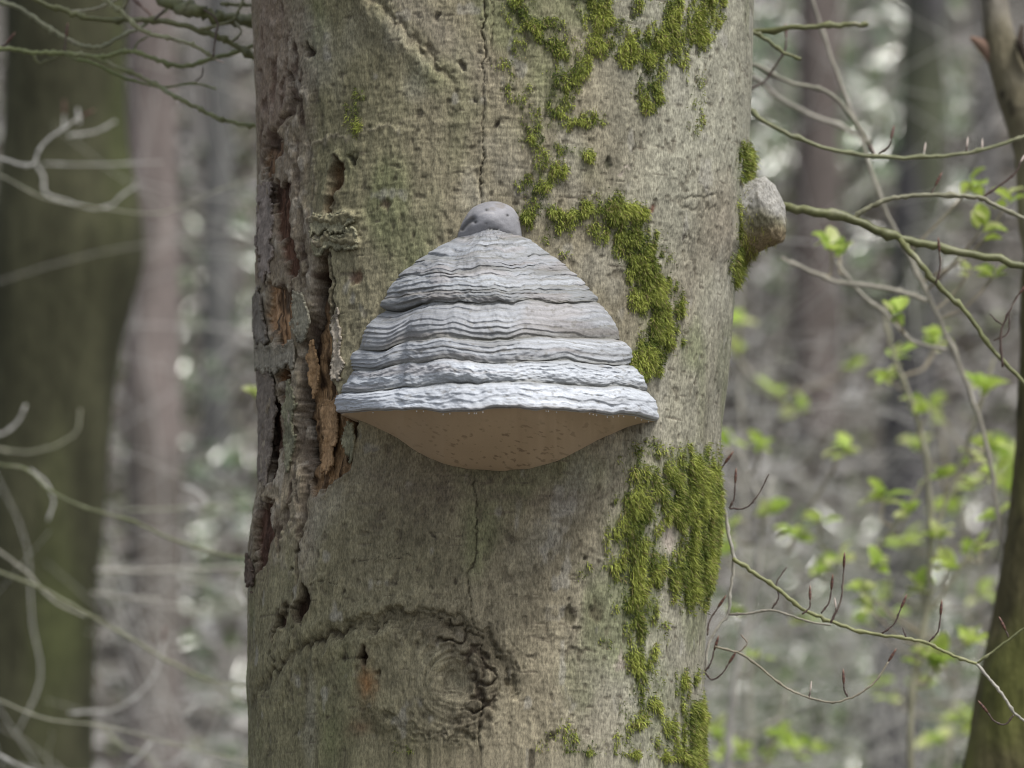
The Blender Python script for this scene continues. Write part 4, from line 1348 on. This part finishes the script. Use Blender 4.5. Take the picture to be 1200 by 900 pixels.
make_twigs(sap2, SAP2, thin([
    ([hub2(2.75)] + z7((-60, 360), (0, 372), (80, 382), (92, 350), (150, 300), (190, 275)), [5.9, 5.7], 9, 7, PB, 'bud'),
    (z7((85, 385), (100, 410), (105, 450), (150, 470), (260, 482), (290, 455), (320, 435)), 5.7, 7, 5, PB, None),
    ([hub2(2.66)] + z7((-50, 395), (0, 412), (100, 462), (250, 490), (380, 498), (500, 450), (610, 410)), [5.9, 5.8], 5, 3, (0.42, 0.42, 0.32), None),
    (z7((160, 318), (220, 310), (270, 285)), 5.7, 8, 6, PB, None),
    (z7((100, 384), (200, 386), (380, 380)), 5.9, 5, 3, PB, None),
    (z7((185, 290), (182, 255)), 5.6, 8, 7, PB, None),
    (z7((150, 300), (150, 270)), 5.6, 5, 4, PB, 'bud'),
    ([hub2(2.55)] + z8((-60, 170), (0, 190), (60, 200), (110, 245), (200, 290), (300, 318), (400, 362), (500, 395), (610, 412)), [5.9, 5.4], 9, 6, (0.20, 0.22, 0.11), None),
    (z8((70, 200), (110, 235), (125, 275), (112, 320)), 5.4, 6, 5, PB, None),
    ([hub2(2.40)] + z8((-60, 360), (0, 395), (60, 440), (130, 512), (200, 545)), [5.9, 5.8], 8, 6, (0.36, 0.35, 0.28), None),
    ([hub2(2.33)] + z8((100, 480), (210, 542), (300, 592), (400, 652), (480, 690), (600, 714)), [5.9, 5.5], 8, 6, (0.26, 0.27, 0.16), None),
    (z8((400, 652), (500, 705), (590, 760)), 5.5, 6, 4, (0.26, 0.27, 0.16), None),
    (z8((160, 772), (210, 768), (260, 765), (330, 722), (370, 665), (382, 605)), 5.7, 7, 5, PB, 'bud'),
    ([hub2(2.25)] + z8((-50, 720), (0, 742), (100, 782), (250, 802), (400, 842), (590, 890)), [5.9, 5.6], 6, 4, (0.40, 0.4, 0.3), None),
    ([hub2(2.20)] + z8((-40, 850), (60, 900), (150, 930)), [5.9, 5.6], 7, 5, PB, None),
    (z8((240, 805), (290, 850), (340, 870), (400, 935)), 5.6, 6, 5, (0.36, 0.37, 0.26), None),
    (z8((300, 895), (330, 870), (355, 838)), 5.6, 8, 7, PB, None),
    (z8((-20, 120), (0, 118), (40, 90), (60, 50)), 5.6, 8, 6, PB, None),
    (z8((-20, 150), (60, 160), (140, 140), (180, 110), (188, 60)), 5.8, 7, 5, (0.36, 0.36, 0.26), None),
    (z8((225, 436), (350, 438), (450, 432), (575, 430)), 6.1, 10, 8, (0.46, 0.44, 0.38), None),
    (z8((215, 488), (290, 500), (375, 505)), 6.1, 9, 8, (0.46, 0.44, 0.38), None),
    (z8((425, 238), (470, 258), (485, 280), (445, 292)), 5.9, 8, 7, PB, None),
    (z8((290, 296), (400, 292), (500, 285), (590, 270)), 5.9, 5, 4, (0.4, 0.42, 0.3), None),
    (z8((430, 780), (460, 750)), 5.9, 7, 6, PB, None),
    (z8((400, 890), (430, 870), (440, 850)), 5.9, 8, 8, PB, None),
    (z8((575, 520), (560, 480), (575, 440)), 5.4, 7, 6, PB, None),
], 0.42))


# ------------------------------------------------------------------ background trees
def far_tree(name, label, pts, widths, Y, col, group=None, height=9.0, moss_side=None, bump_at=None):
    """pts: pixel centres down the frame at depth Y, widths in pixels; carried down to the ground and up to the crown"""
    W = [unproj(a, b, Y) for a, b in pts]
    top_dir = (W[0] - W[1]) / np.linalg.norm(W[0] - W[1])
    bot_dir = (W[-1] - W[-2])
    bot_dir /= np.linalg.norm(bot_dir)
    gz = float(ground_z(W[-1][0], Y))
    k = (gz - 0.4 - W[-1][2]) / bot_dir[2]
    foot = W[-1] + bot_dir * max(k, 0.1)
    up = W[0] + top_dir * height
    ctrl = [up] + W + [(W[-1] + foot) / 2, foot]
    s = Y / FPX / cP * 0.5
    rad = [widths[0] * s * 0.45] + [w * s for w in widths] + [widths[-1] * s * 1.1, widths[-1] * s * 1.7]
    pp = catmull(ctrl, 14)
    rr_ = np.interp(np.linspace(0, 1, len(pp)), np.linspace(0, 1, len(rad)), rad)
    V, q = tube(pp, rr_, 36)
    ctr = np.repeat(np.vstack([pp[:1], pp, pp[-1:]]), 36, 0)
    out = V - ctr
    nz = fbm(V[:, 0] * 5, V[:, 1] * 5, V[:, 2] * 2, 3, 301)
    V = ctr + out * (1 + 0.10 * nz)[:, None]
    if bump_at is not None:
        bp = unproj(*bump_at[:2], Y)
        g = np.exp(-np.sum((V - bp) ** 2, 1) / bump_at[2] ** 2)
        V = V + out * (g * bump_at[3])[:, None]
    c = np.array(col) * (1 + 0.35 * nz + 0.2 * fbm(V[:, 0] * 18, V[:, 1] * 18, V[:, 2] * 10, 2, 302))[:, None]
    if moss_side is not None:
        c = mixc(c, moss_side, sstep(-0.1, 0.35, fbm(V[:, 0] * 4, V[:, 1] * 4, V[:, 2] * 1.6, 2, 303)) * 0.8)
    if bump_at is not None:
        g = np.exp(-np.sum((V - bp - np.array([0.0, 0, 0.0])) ** 2, 1) / (bump_at[2] * 0.28) ** 2)
        c = mixc(c, (0.05, 0.045, 0.03), g * 0.05)
    base = np.array([foot[0], foot[1], gz])
    t = thing(name, base, label, "tree", group)
    add("trunk", fast_mesh("trunk", V - base, q, np.clip(c, 0.015, 0.6)), M_far, t)
    r = random.Random(int(Y * 10))
    for i in range(5):
        j = int(len(pp) * 0.02 * i) + 1
        p0 = pp[min(j, 13)]
        az = r.uniform(0, 6.28)
        d = np.array([math.cos(az), math.sin(az), 0.6])
        ln = r.uniform(1.5, 3)
        cc = [p0]
        for _ in range(4):
            cc.append(cc[-1] + d * ln / 4)
            d = d + np.array([r.uniform(-.3, .3), r.uniform(-.3, .3), .15])
        cc = catmull(cc, 3)
        V2, q2 = tube(cc, np.linspace(rad[0] * 0.6, 0.01, len(cc)), 7)
        add("limb", fast_mesh("limb", V2 - base, q2, np.tile(np.array(col), (len(V2), 1))), M_far, t)
    return t


far_tree("beech_tree", "out-of-focus dark mossy trunk at the left edge with a bulge halfway up", [(78, -40), (78, 150), (72, 300), (62, 450), (48, 700), (36, 940)],
         [140, 140, 152, 146, 140, 146], 8.2, (0.058, 0.058, 0.033), moss_side=(0.074, 0.090, 0.030), bump_at=(150, 285, 0.16, 0.30))

# right-edge tree: leaning mossy trunk with a fork at the top
RT = 5.0
rt_c = [(1262, 330), (1262, 450), (1258, 560), (1246, 700), (1226, 830), (1210, 960)]
rt_w = [132, 136, 142, 158, 166, 172]
Wr = [unproj(a, b, RT) for a, b in rt_c]
bd = (Wr[-1] - Wr[-2]) / np.linalg.norm(Wr[-1] - Wr[-2])
foot = Wr[-1] + bd * ((-0.15 - Wr[-1][2]) / bd[2])
rbase = np.array([foot[0], foot[1], 0.0])
rtree = thing("beech_tree", rbase, "leaning mossy olive trunk at the right edge, forking above with a broken pale stub", "tree")


def tree_tube(ctrl, rad, sides, col, col2, name, seed, lim=0.06):
    pp = catmull(ctrl, 18)
    rr_ = np.interp(np.linspace(0, 1, len(pp)), np.linspace(0, 1, len(rad)), rad)
    V, q = tube(pp, rr_, sides)
    ctr = np.repeat(np.vstack([pp[:1], pp, pp[-1:]]), sides, 0)
    nz = fbm(V[:, 0] * 14, V[:, 1] * 14, V[:, 2] * 7, 3, seed)
    nf = fbm(V[:, 0] * 70, V[:, 1] * 70, V[:, 2] * 50, 3, seed + 1)
    V = ctr + (V - ctr) * (1 + lim * nz + 0.02 * nf)[:, None]
    c = np.array(col) * (1 + 0.35 * nf)[:, None]
    c = mixc(c, col2, sstep(-0.15, 0.3, nz) * 0.8)
    c = mixc(c, (0.03, 0.025, 0.02), sstep(0.35, 0.6, nf) * 0.7)
    add(name, fast_mesh(name, V - rbase, q, np.clip(c, 0.015, 0.6)), M_far, rtree)


s_ = RT / FPX / cP * 0.5
tree_tube([unproj(1290, -150, RT)] + [unproj(1275, 150, RT)] + Wr + [(Wr[-1] + foot) / 2, foot], [50 * s_, 95 * s_] + [w * s_ for w in rt_w] + [190 * s_, 290 * s_], 64,
          (0.125, 0.112, 0.055), (0.135, 0.145, 0.042), "trunk", 311)
tree_tube([unproj(1150, -160, RT), unproj(1164, -10, RT), unproj(1172, 45, RT), unproj(1192, 105, RT), unproj(1215, 165, RT), unproj(1226, 260, RT), unproj(1240, 330, RT)],
          [14 * s_, 34 * s_, 36 * s_, 50 * s_, 56 * s_, 64 * s_, 66 * s_], 40, (0.26, 0.24, 0.20), (0.17, 0.15, 0.09), "limb", 321, 0.12)
tree_tube([unproj(1137, 44, RT), unproj(1150, 52, RT), unproj(1166, 66, RT), unproj(1185, 92, RT)], [4 * s_, 14 * s_, 22 * s_, 28 * s_], 24, (0.32, 0.22, 0.17), (0.30, 0.20, 0.15), "broken_stub", 331, 0.3)
tree_tube([unproj(1198, 30, RT - .02), unproj(1196, 52, RT - .03), unproj(1206, 78, RT - .03)], [5 * s_, 11 * s_, 9 * s_], 16, (0.06, 0.045, 0.035), (0.05, 0.04, 0.03), "bark_curl", 341, 0.3)
V, q = tube([unproj(1194, 200, 4.6), unproj(1200, 206, 4.6), unproj(1207, 216, 4.6)], [0.004, 0.009, 0.004], 10)

FT = [  # px centre top, bottom, width, Y, colour, label
    (176, 182, 62, 12.2, (0.20, 0.17, 0.158), (0.17, 0.155, 0.135), "pinkish grey trunk behind the mossy left trunk"),
    (258, 252, 34, 19.0, (0.13, 0.13, 0.125), None, "dim dark trunk between the pink trunk and the big beech"),
    (228, 236, 20, 24.0, (0.20, 0.19, 0.18), None, "thin pale trunk beside the dim dark one"),
    (1088, 1052, 58, 14.6, (0.085, 0.082, 0.085), (0.09, 0.10, 0.06), "broad dark trunk on the slope in the gap at right"),
    (962, 948, 56, 20.0, (0.135, 0.115, 0.105), None, "brown trunk on the slope right of the stub"),
    (1158, 1150, 24, 23.0, (0.15, 0.145, 0.14), None, "slender grey trunk on the slope near the forked tree"),
    (905, 897, 24, 25.0, (0.17, 0.16, 0.15), None, "slender pale trunk just right of the big beech"),
    (1010, 1008, 20, 26.5, (0.12, 0.115, 0.11), None, "thin dark trunk high on the slope between brown and broad ones"),
]
for a, b, w, Y, c, ms, lb in FT:
    far_tree("distant_tree", lb + ", blurred", [(a, -60), (a * .6 + b * .4, 300), (a * .3 + b * .7, 560)], [w * .9, w, w * 1.05], Y, c, "blurred trees on the slope behind", 8.0, ms)

# ------------------------------------------------------------------ leafy saplings, blurred, on the right
def sapling(base_px, Y, stems, clusters, label, size=0.028, col=(0.36, 0.34, 0.28), extra=None):
    """stems: pixel polylines (first reaches the ground); clusters: pixel centres with leaf count"""
    gz = float(ground_z(unproj(base_px, 900, Y)[0], Y))
    b0 = unproj(base_px, 900, Y)
    base = np.array([b0[0], Y, gz])
    t = thing("leafy_sapling", base, label, "sapling", "saplings with fresh leaves")
    allp = []
    for i, (pts, w0, w1) in enumerate(stems):
        W = px_to_world(pts, Y)
        if i == 0:
            W = np.vstack([W, (W[-1] * 0.5 + base * 0.5)[None], base[None] - [[0, 0, .05]]])
        V, q, c, pp = twig_mesh(W, w0, w1, col, Y, seed=i)
        allp.append(pp)
        nm = "stem" if i == 0 else "branch"
        add(nm, fast_mesh(nm, V - base, q, c), M_twig, t)
    allp = np.concatenate(allp)
    r = random.Random(int(base_px))
    clusters = list(clusters)
    if extra:
        ne, x0, x1, y0, y1 = extra
        clusters += [(r.uniform(x0, x1), r.uniform(y0, y1), r.randint(4, 7), r.uniform(.7, 1.05)) for _ in range(ne)]
    for (cx, cy, n, sc) in clusters:
        c = unproj(cx, cy, Y + r.uniform(-.08, .08))
        j = int(np.argmin(np.linalg.norm(allp - (c - [0, 0, .03]), axis=1)))
        pts = [allp[j], (allp[j] + c) / 2 + np.array([r.uniform(-.01, .01), 0, -0.012]), c]
        V, q, cc, _ = twig_mesh(np.array(pts), 3, 2, (0.30, 0.26, 0.18), Y, seed=3)
        add("twig", fast_mesh("twig", V - base, q, cc), M_twig, t)
        for m in range(n):
            o = bpy.data.objects.new("leaf", r.choice(LEAVES))
            COL.objects.link(o)
            o.parent = t
            o.location = Vector(c - base) + Vector((r.gauss(0, .004), r.gauss(0, .004), r.gauss(0, .004)))
            az = r.uniform(0, 6.28)
            el = r.uniform(-0.5, 0.9)
            d = Vector((math.cos(az) * math.cos(el), math.sin(az) * math.cos(el), math.sin(el)))
            qd = d.to_track_quat('Y', 'Z') @ Quaternion((0, 1, 0), r.uniform(-.8, .8))
            o.rotation_mode = 'QUATERNION'
            o.rotation_quaternion = qd
            k = size * sc * 1.0 * r.uniform(.7, 1.35)
            o.scale = (k, k, k)


sapling(1172, 5.0, [([(930, -80), (952, 0), (975, 70), (1005, 150), (1035, 240), (1075, 320), (1110, 395), (1150, 500), (1170, 610), (1176, 760), (1172, 900)], 4, 6.5),
                    ([(915, 302), (945, 316), (980, 330), (1020, 335), (1060, 343), (1086, 352)], 4.5, 6), ([(978, 305), (1010, 345), (1035, 365), (1070, 400), (1108, 410)], 4, 5)],
        [(972, 290, 5, 1.0), (985, 296, 4, 1.0), (1045, 368, 6, .9), (1140, 215, 6, 1.0), (1148, 272, 6, 1.0), (1138, 318, 4, .9), (1164, 324, 5, .9), (1180, 240, 4, .9)],
        "pale curving sapling stem with bright leaf tufts, crossing below the stout green twig", 0.024)
sapling(1068, 5.6, [([(1035, 360), (1048, 420), (1068, 470), (1082, 520), (1090, 600), (1088, 700), (1070, 800), (1066, 900)], 5, 9), ([(1090, 640), (1120, 560), (1150, 470), (1165, 420)], 5, 3),
                    ([(1086, 720), (1110, 690), (1140, 640)], 5, 3), ([(1085, 560), (1060, 600), (1030, 640)], 5, 3)],
        [(1040, 440, 6, 1.1), (1085, 485, 5, 1), (1100, 400, 4, 1), (1152, 455, 8, 1.3), (1160, 520, 6, 1.1), (1104, 560, 5, 1.0), (1165, 555, 5, 1.0), (1035, 585, 7, 1.2), (1025, 665, 6, 1.1), (1078, 690, 7, 1.1), (1140, 752, 6, 1.1), (1100, 775, 7, 1.2), (1168, 600, 4, 1.0), (1010, 690, 4, 1)],
        "upright sapling full of yellow-green leaf tufts left of the leaning right trunk", 0.026, (0.30, 0.29, 0.2), (12, 1010, 1160, 380, 800))
sapling(880, 6.2, [([(905, 560), (896, 600), (884, 690), (868, 760), (858, 830), (852, 900)], 6, 12), ([(884, 690), (925, 640), (935, 615)], 5, 3), ([(872, 740), (920, 700), (965, 672), (985, 650)], 5, 3), ([(896, 600), (870, 540), (850, 500)], 4, 3)],
        [(900, 602, 7, 1.1), (932, 628, 7, 1.1), (968, 665, 8, 1.2), (850, 520, 5, 1.1), (852, 620, 5, 1.1), (985, 655, 6, 1.1), (848, 650, 4, 1.2)],
        "blurred pale-stemmed sapling with leaf tufts close to the right side of the big beech", 0.028, (0.42, 0.40, 0.36), (6, 850, 990, 500, 780))
sapling(930, 6.6, [([(925, 800), (915, 840), (900, 880), (890, 900)], 4, 5), ([(915, 840), (880, 860), (845, 862)], 4, 3), ([(900, 870), (930, 880), (945, 878)], 4, 3)],
        [(842, 866, 6, 1.2), (905, 885, 6, 1.1), (932, 884, 5, 1), (848, 890, 5, 1.1)], "low leafy shoot at the bottom right of the big beech's trunk", 0.03, extra=(3, 840, 960, 820, 890))
sapling(864, 8.0, [([(868, 330), (866, 420), (870, 520), (872, 640), (876, 760), (880, 900)], 4, 7), ([(866, 420), (890, 450), (910, 462)], 4, 3)],
        [(864, 380, 7, 1.2), (862, 412, 6, 1.1), (909, 464, 4, 1.0), (938, 482, 4, 1.0), (1000, 430, 3, .9)], "far blurred shoot of green leaves peeping past the big beech at mid height", 0.036)
sapling(1120, 7.4, [([(1130, 600), (1136, 700), (1120, 800), (1110, 900)], 5, 8), ([(1136, 700), (1160, 650), (1180, 570)], 4, 3), ([(1125, 780), (1150, 760), (1160, 740)], 4, 3)],
        [(1182, 572, 7, 1.2), (1180, 540, 6, 1.2), (1130, 845, 6, 1.2), (1100, 870, 6, 1.1), (1150, 700, 5, 1.1), (1120, 600, 5, 1.1), (1058, 640, 6, 1.1)], "farther sapling of soft green blobs between the leafy sapling and the leaning trunk", 0.034, extra=(12, 1000, 1170, 440, 880))
sapling(300, 5.4, [([(303, 420), (310, 470), (330, 560), (350, 700), (360, 900)], 3, 6)], [(300, 463, 4, .9)], "shoot behind the big beech with one bright leaf tuft showing at its left edge", 0.022)

# ------------------------------------------------------------------ bare brush on the slope
def bare_shrub(px, py, Y, spread, n, label, col, seed, w=7.0, hgt=1.6):
    r = random.Random(seed)
    p = unproj(px, py, Y)
    gz = float(ground_z(p[0], Y))
    base = np.array([p[0], Y, gz])
    t = thing("bare_shrub", base, label, "shrub", "bare shrubs on the slope")
    H = max(p[2] - gz, 0.4) + hgt * 0.4
    for i in range(n):
        az = r.uniform(0, 6.28)
        lean = r.uniform(0.1, 1.0) * spread
        d = np.array([math.cos(az) * lean, math.sin(az) * lean * .4, 1.0])
        cur = base.copy()
        pts = [cur - [0, 0, .05]]
        L_ = H * r.uniform(.7, 1.25)
        for k in range(6):
            cur = cur + d * L_ / 6
            d = d + np.array([r.uniform(-.35, .35), r.uniform(-.2, .2), r.uniform(-.2, .1)])
            pts.append(cur)
        pp = catmull(pts, 4)
        s = Y / FPX * 0.5 * w
        sp_ = Soup()
        V, q = tube(pp, np.linspace(s, s * .35, len(pp)), 6)
        c = np.array(col) * r.uniform(.7, 1.35)
        sp_.add(V, q, c)
        for k in range(r.randint(10, 17)):
            j = r.randint(len(pp) // 3, len(pp) - 2)
            q0 = pp[j]
            dd = np.array([r.uniform(-1, 1), r.uniform(-.5, .5), r.uniform(-.3, .7)])
            tw = [q0]
            for _ in range(4):
                tw.append(tw[-1] + dd * L_ * .075)
                dd = dd + np.array([r.uniform(-.3, .3), r.uniform(-.3, .3), r.uniform(-.25, .25)])
            tt = catmull(tw, 3)
            V, q = tube(tt, np.linspace(s * .45, s * .22, len(tt)), 5)
            sp_.add(V, q, c * r.uniform(.9, 1.3))
        add("branch", sp_.mesh("branch", base), M_twig, t)


SH = [(180, 700, 9.0, .5, 7, "bare blurred shrub low between the mossy left trunk and the big beech", 401),
      (250, 500, 10.5, .6, 8, "pale bare shrub in the middle of the left gap, tall", 402),
      (215, 300, 11.5, .7, 8, "greyish bare shrub high in the left gap", 403),
      (285, 850, 7.4, .5, 6, "bare shrub low against the big beech's left edge", 404),
      (1000, 800, 8.5, .6, 7, "bare brush low in the right gap under the budded twig", 406),
      (930, 700, 10.5, .6, 8, "bare brush right of the big beech, halfway up the slope", 407),
      (1090, 700, 9.5, .6, 8, "pale bare brush left of the leaning trunk", 408),
      (1040, 350, 13.0, .6, 7, "dim bare shrub behind the forking green twig", 409),
      (930, 300, 14.0, .6, 7, "dim bare shrub behind the sawn stub", 410)]
SH += [(1060, 880, 7.6, .7, 8, "pale twiggy shrub at the bottom of the right gap", 411),
       (900, 880, 8.0, .6, 7, "pale twiggy shrub at the bottom right beside the big beech", 412),
       (200, 150, 9.5, .8, 9, "tall lacy shrub reaching the top of the left gap", 413),
       (960, 500, 8.8, .8, 8, "lacy shrub filling the right gap at mid height", 414)]
for a, b, Y, spd, n, lb, sd in SH:
    bare_shrub(a, b, Y, spd, n, lb, (0.55, 0.54, 0.51) if a < 500 else (0.42, 0.41, 0.37), sd, w=2.6 if a < 500 else 3.2)


# ------------------------------------------------------------------ leaf litter and undergrowth on the slope
def scatter_leaves(name, n, xr, yr, size, cols, mat, label, lift=0.02, seed=1, upright=0.5, pred=None, kind="stuff", cat="leaves", nc=(0, -0.35, 1)):
    r = np.random.default_rng(seed)
    y = yr[0] + (yr[1] - yr[0]) * r.random(n)
    x = (xr[0] + (xr[1] - xr[0]) * r.random(n)) * (y / yr[0])
    if pred is not None:
        m = pred(x, y, r)
        x, y = x[m], y[m]
    n = len(x)
    z = ground_z(x, y) + lift * r.random(n)
    c = np.stack([x, y, z], -1)
    nrm = np.array(nc) / np.linalg.norm(nc) + r.normal(0, upright, (n, 3))
    nrm /= np.linalg.norm(nrm, axis=1)[:, None]
    a = np.cross(nrm, r.normal(0, 1, (n, 3)))
    a /= np.linalg.norm(a, axis=1)[:, None]
    b = np.cross(nrm, a)
    s = (size * r.uniform(.5, 1.3, n))[:, None]
    # a folded, pointed leaf: six corners
    p0, p3 = c - a * s, c + a * s
    k = nrm * s * 0.25
    p1, p2 = c - a * s * .3 + b * s * .5 + k, c + a * s * .4 + b * s * .42 + k
    p5, p4 = c - a * s * .3 - b * s * .5 + k, c + a * s * .4 - b * s * .42 + k
    V = np.stack([p0, p1, p2, p3, p4, p5], 1).reshape(-1, 3)
    base = np.arange(n)[:, None] * 6
    Qs = np.concatenate([base + [[0, 1, 2, 3]], base + [[0, 3, 4, 5]]])
    cols = np.array(cols)
    cc = cols[r.integers(0, len(cols), n)] * r.uniform(.7, 1.3, (n, 1))
    col = np.repeat(cc, 6, 0)
    add(name, fast_mesh(name, V, Qs, np.clip(col, .01, .85), smooth=False), mat, label=label, cat=cat, kind=kind)


scatter_leaves("leaf_litter", 45000, (-2.2, 2.2), (9.5, 26), 0.055, [(0.19, 0.165, 0.14), (0.11, 0.095, 0.075), (0.26, 0.245, 0.225), (0.06, 0.05, 0.04), (0.42, 0.41, 0.39), (0.13, 0.15, 0.07)],
               M_litter, "brown and grey fallen beech leaves covering the slope", 0.05, 1)
GL = [(0.05, 0.09, 0.03), (0.08, 0.12, 0.04), (0.10, 0.11, 0.06)]  # glossy leaves added for bright discs, tilted halfway between sun and camera


def px_zone(x0, x1, y0, y1, hgt=0.3):
    def f(x, y, r):
        a, b = proj(np.stack([x, y, ground_z(x, y) + hgt], -1))
        return (a > x0) & (a < x1) & (b > y0) & (b < y1)
    return f


scatter_leaves("glint_leaves", 15000, (-2.2, 2.2), (9.5, 17), 0.042, GL, M_glossy, "dark glossy evergreen leaves added and tilted to glint low on the slope at right", 0.9, 21, 0.30,
               px_zone(840, 1150, 330, 960), nc=(0.36, -1.39, 0.7), cat="undergrowth")
scatter_leaves("glint_leaves", 6000, (-2.2, 2.2), (14, 26), 0.075, GL, M_glossy, "dark glossy evergreen leaves added and tilted to glint high on the slope at right", 0.9, 22, 0.30,
               px_zone(860, 1130, -40, 330), nc=(0.36, -1.39, 0.7), cat="undergrowth")
scatter_leaves("glint_leaves", 7000, (-2.2, 2.2), (9.5, 22), 0.046, GL, M_glossy, "dark glossy evergreen leaves added and tilted to glint in the left gap between the trunks", 0.9, 23, 0.30,
               px_zone(150, 300, 60, 960), nc=(0.36, -1.39, 0.7), cat="undergrowth")
scatter_leaves("wet_leaf_litter", 1100, (-1.8, 2.0), (10.0, 25), 0.035, [(0.5, 0.5, 0.5), (0.7, 0.7, 0.68)], M_glossy, "pale shiny fallen leaves glinting on the slope", 0.25, 2, 0.45)


def right_green(x, y, r):
    px_, py_ = proj(np.stack([x, y, ground_z(x, y)], -1))
    d = fbm(x * 1.2, y * 0.5, 0 * x, 2, 77)
    return (px_ > 830) & (r.random(len(x)) < sstep(-0.15, 0.35, d)) & (y < 19)


scatter_leaves("undergrowth", 42000, (0.2, 2.0), (9.0, 19), 0.030, [(0.08, 0.13, 0.04), (0.13, 0.19, 0.05), (0.24, 0.32, 0.09), (0.05, 0.07, 0.03)], M_litter,
               "low green brambles and leaves at the foot of the slope, right", 0.40, 3, 0.8, right_green, cat="undergrowth")
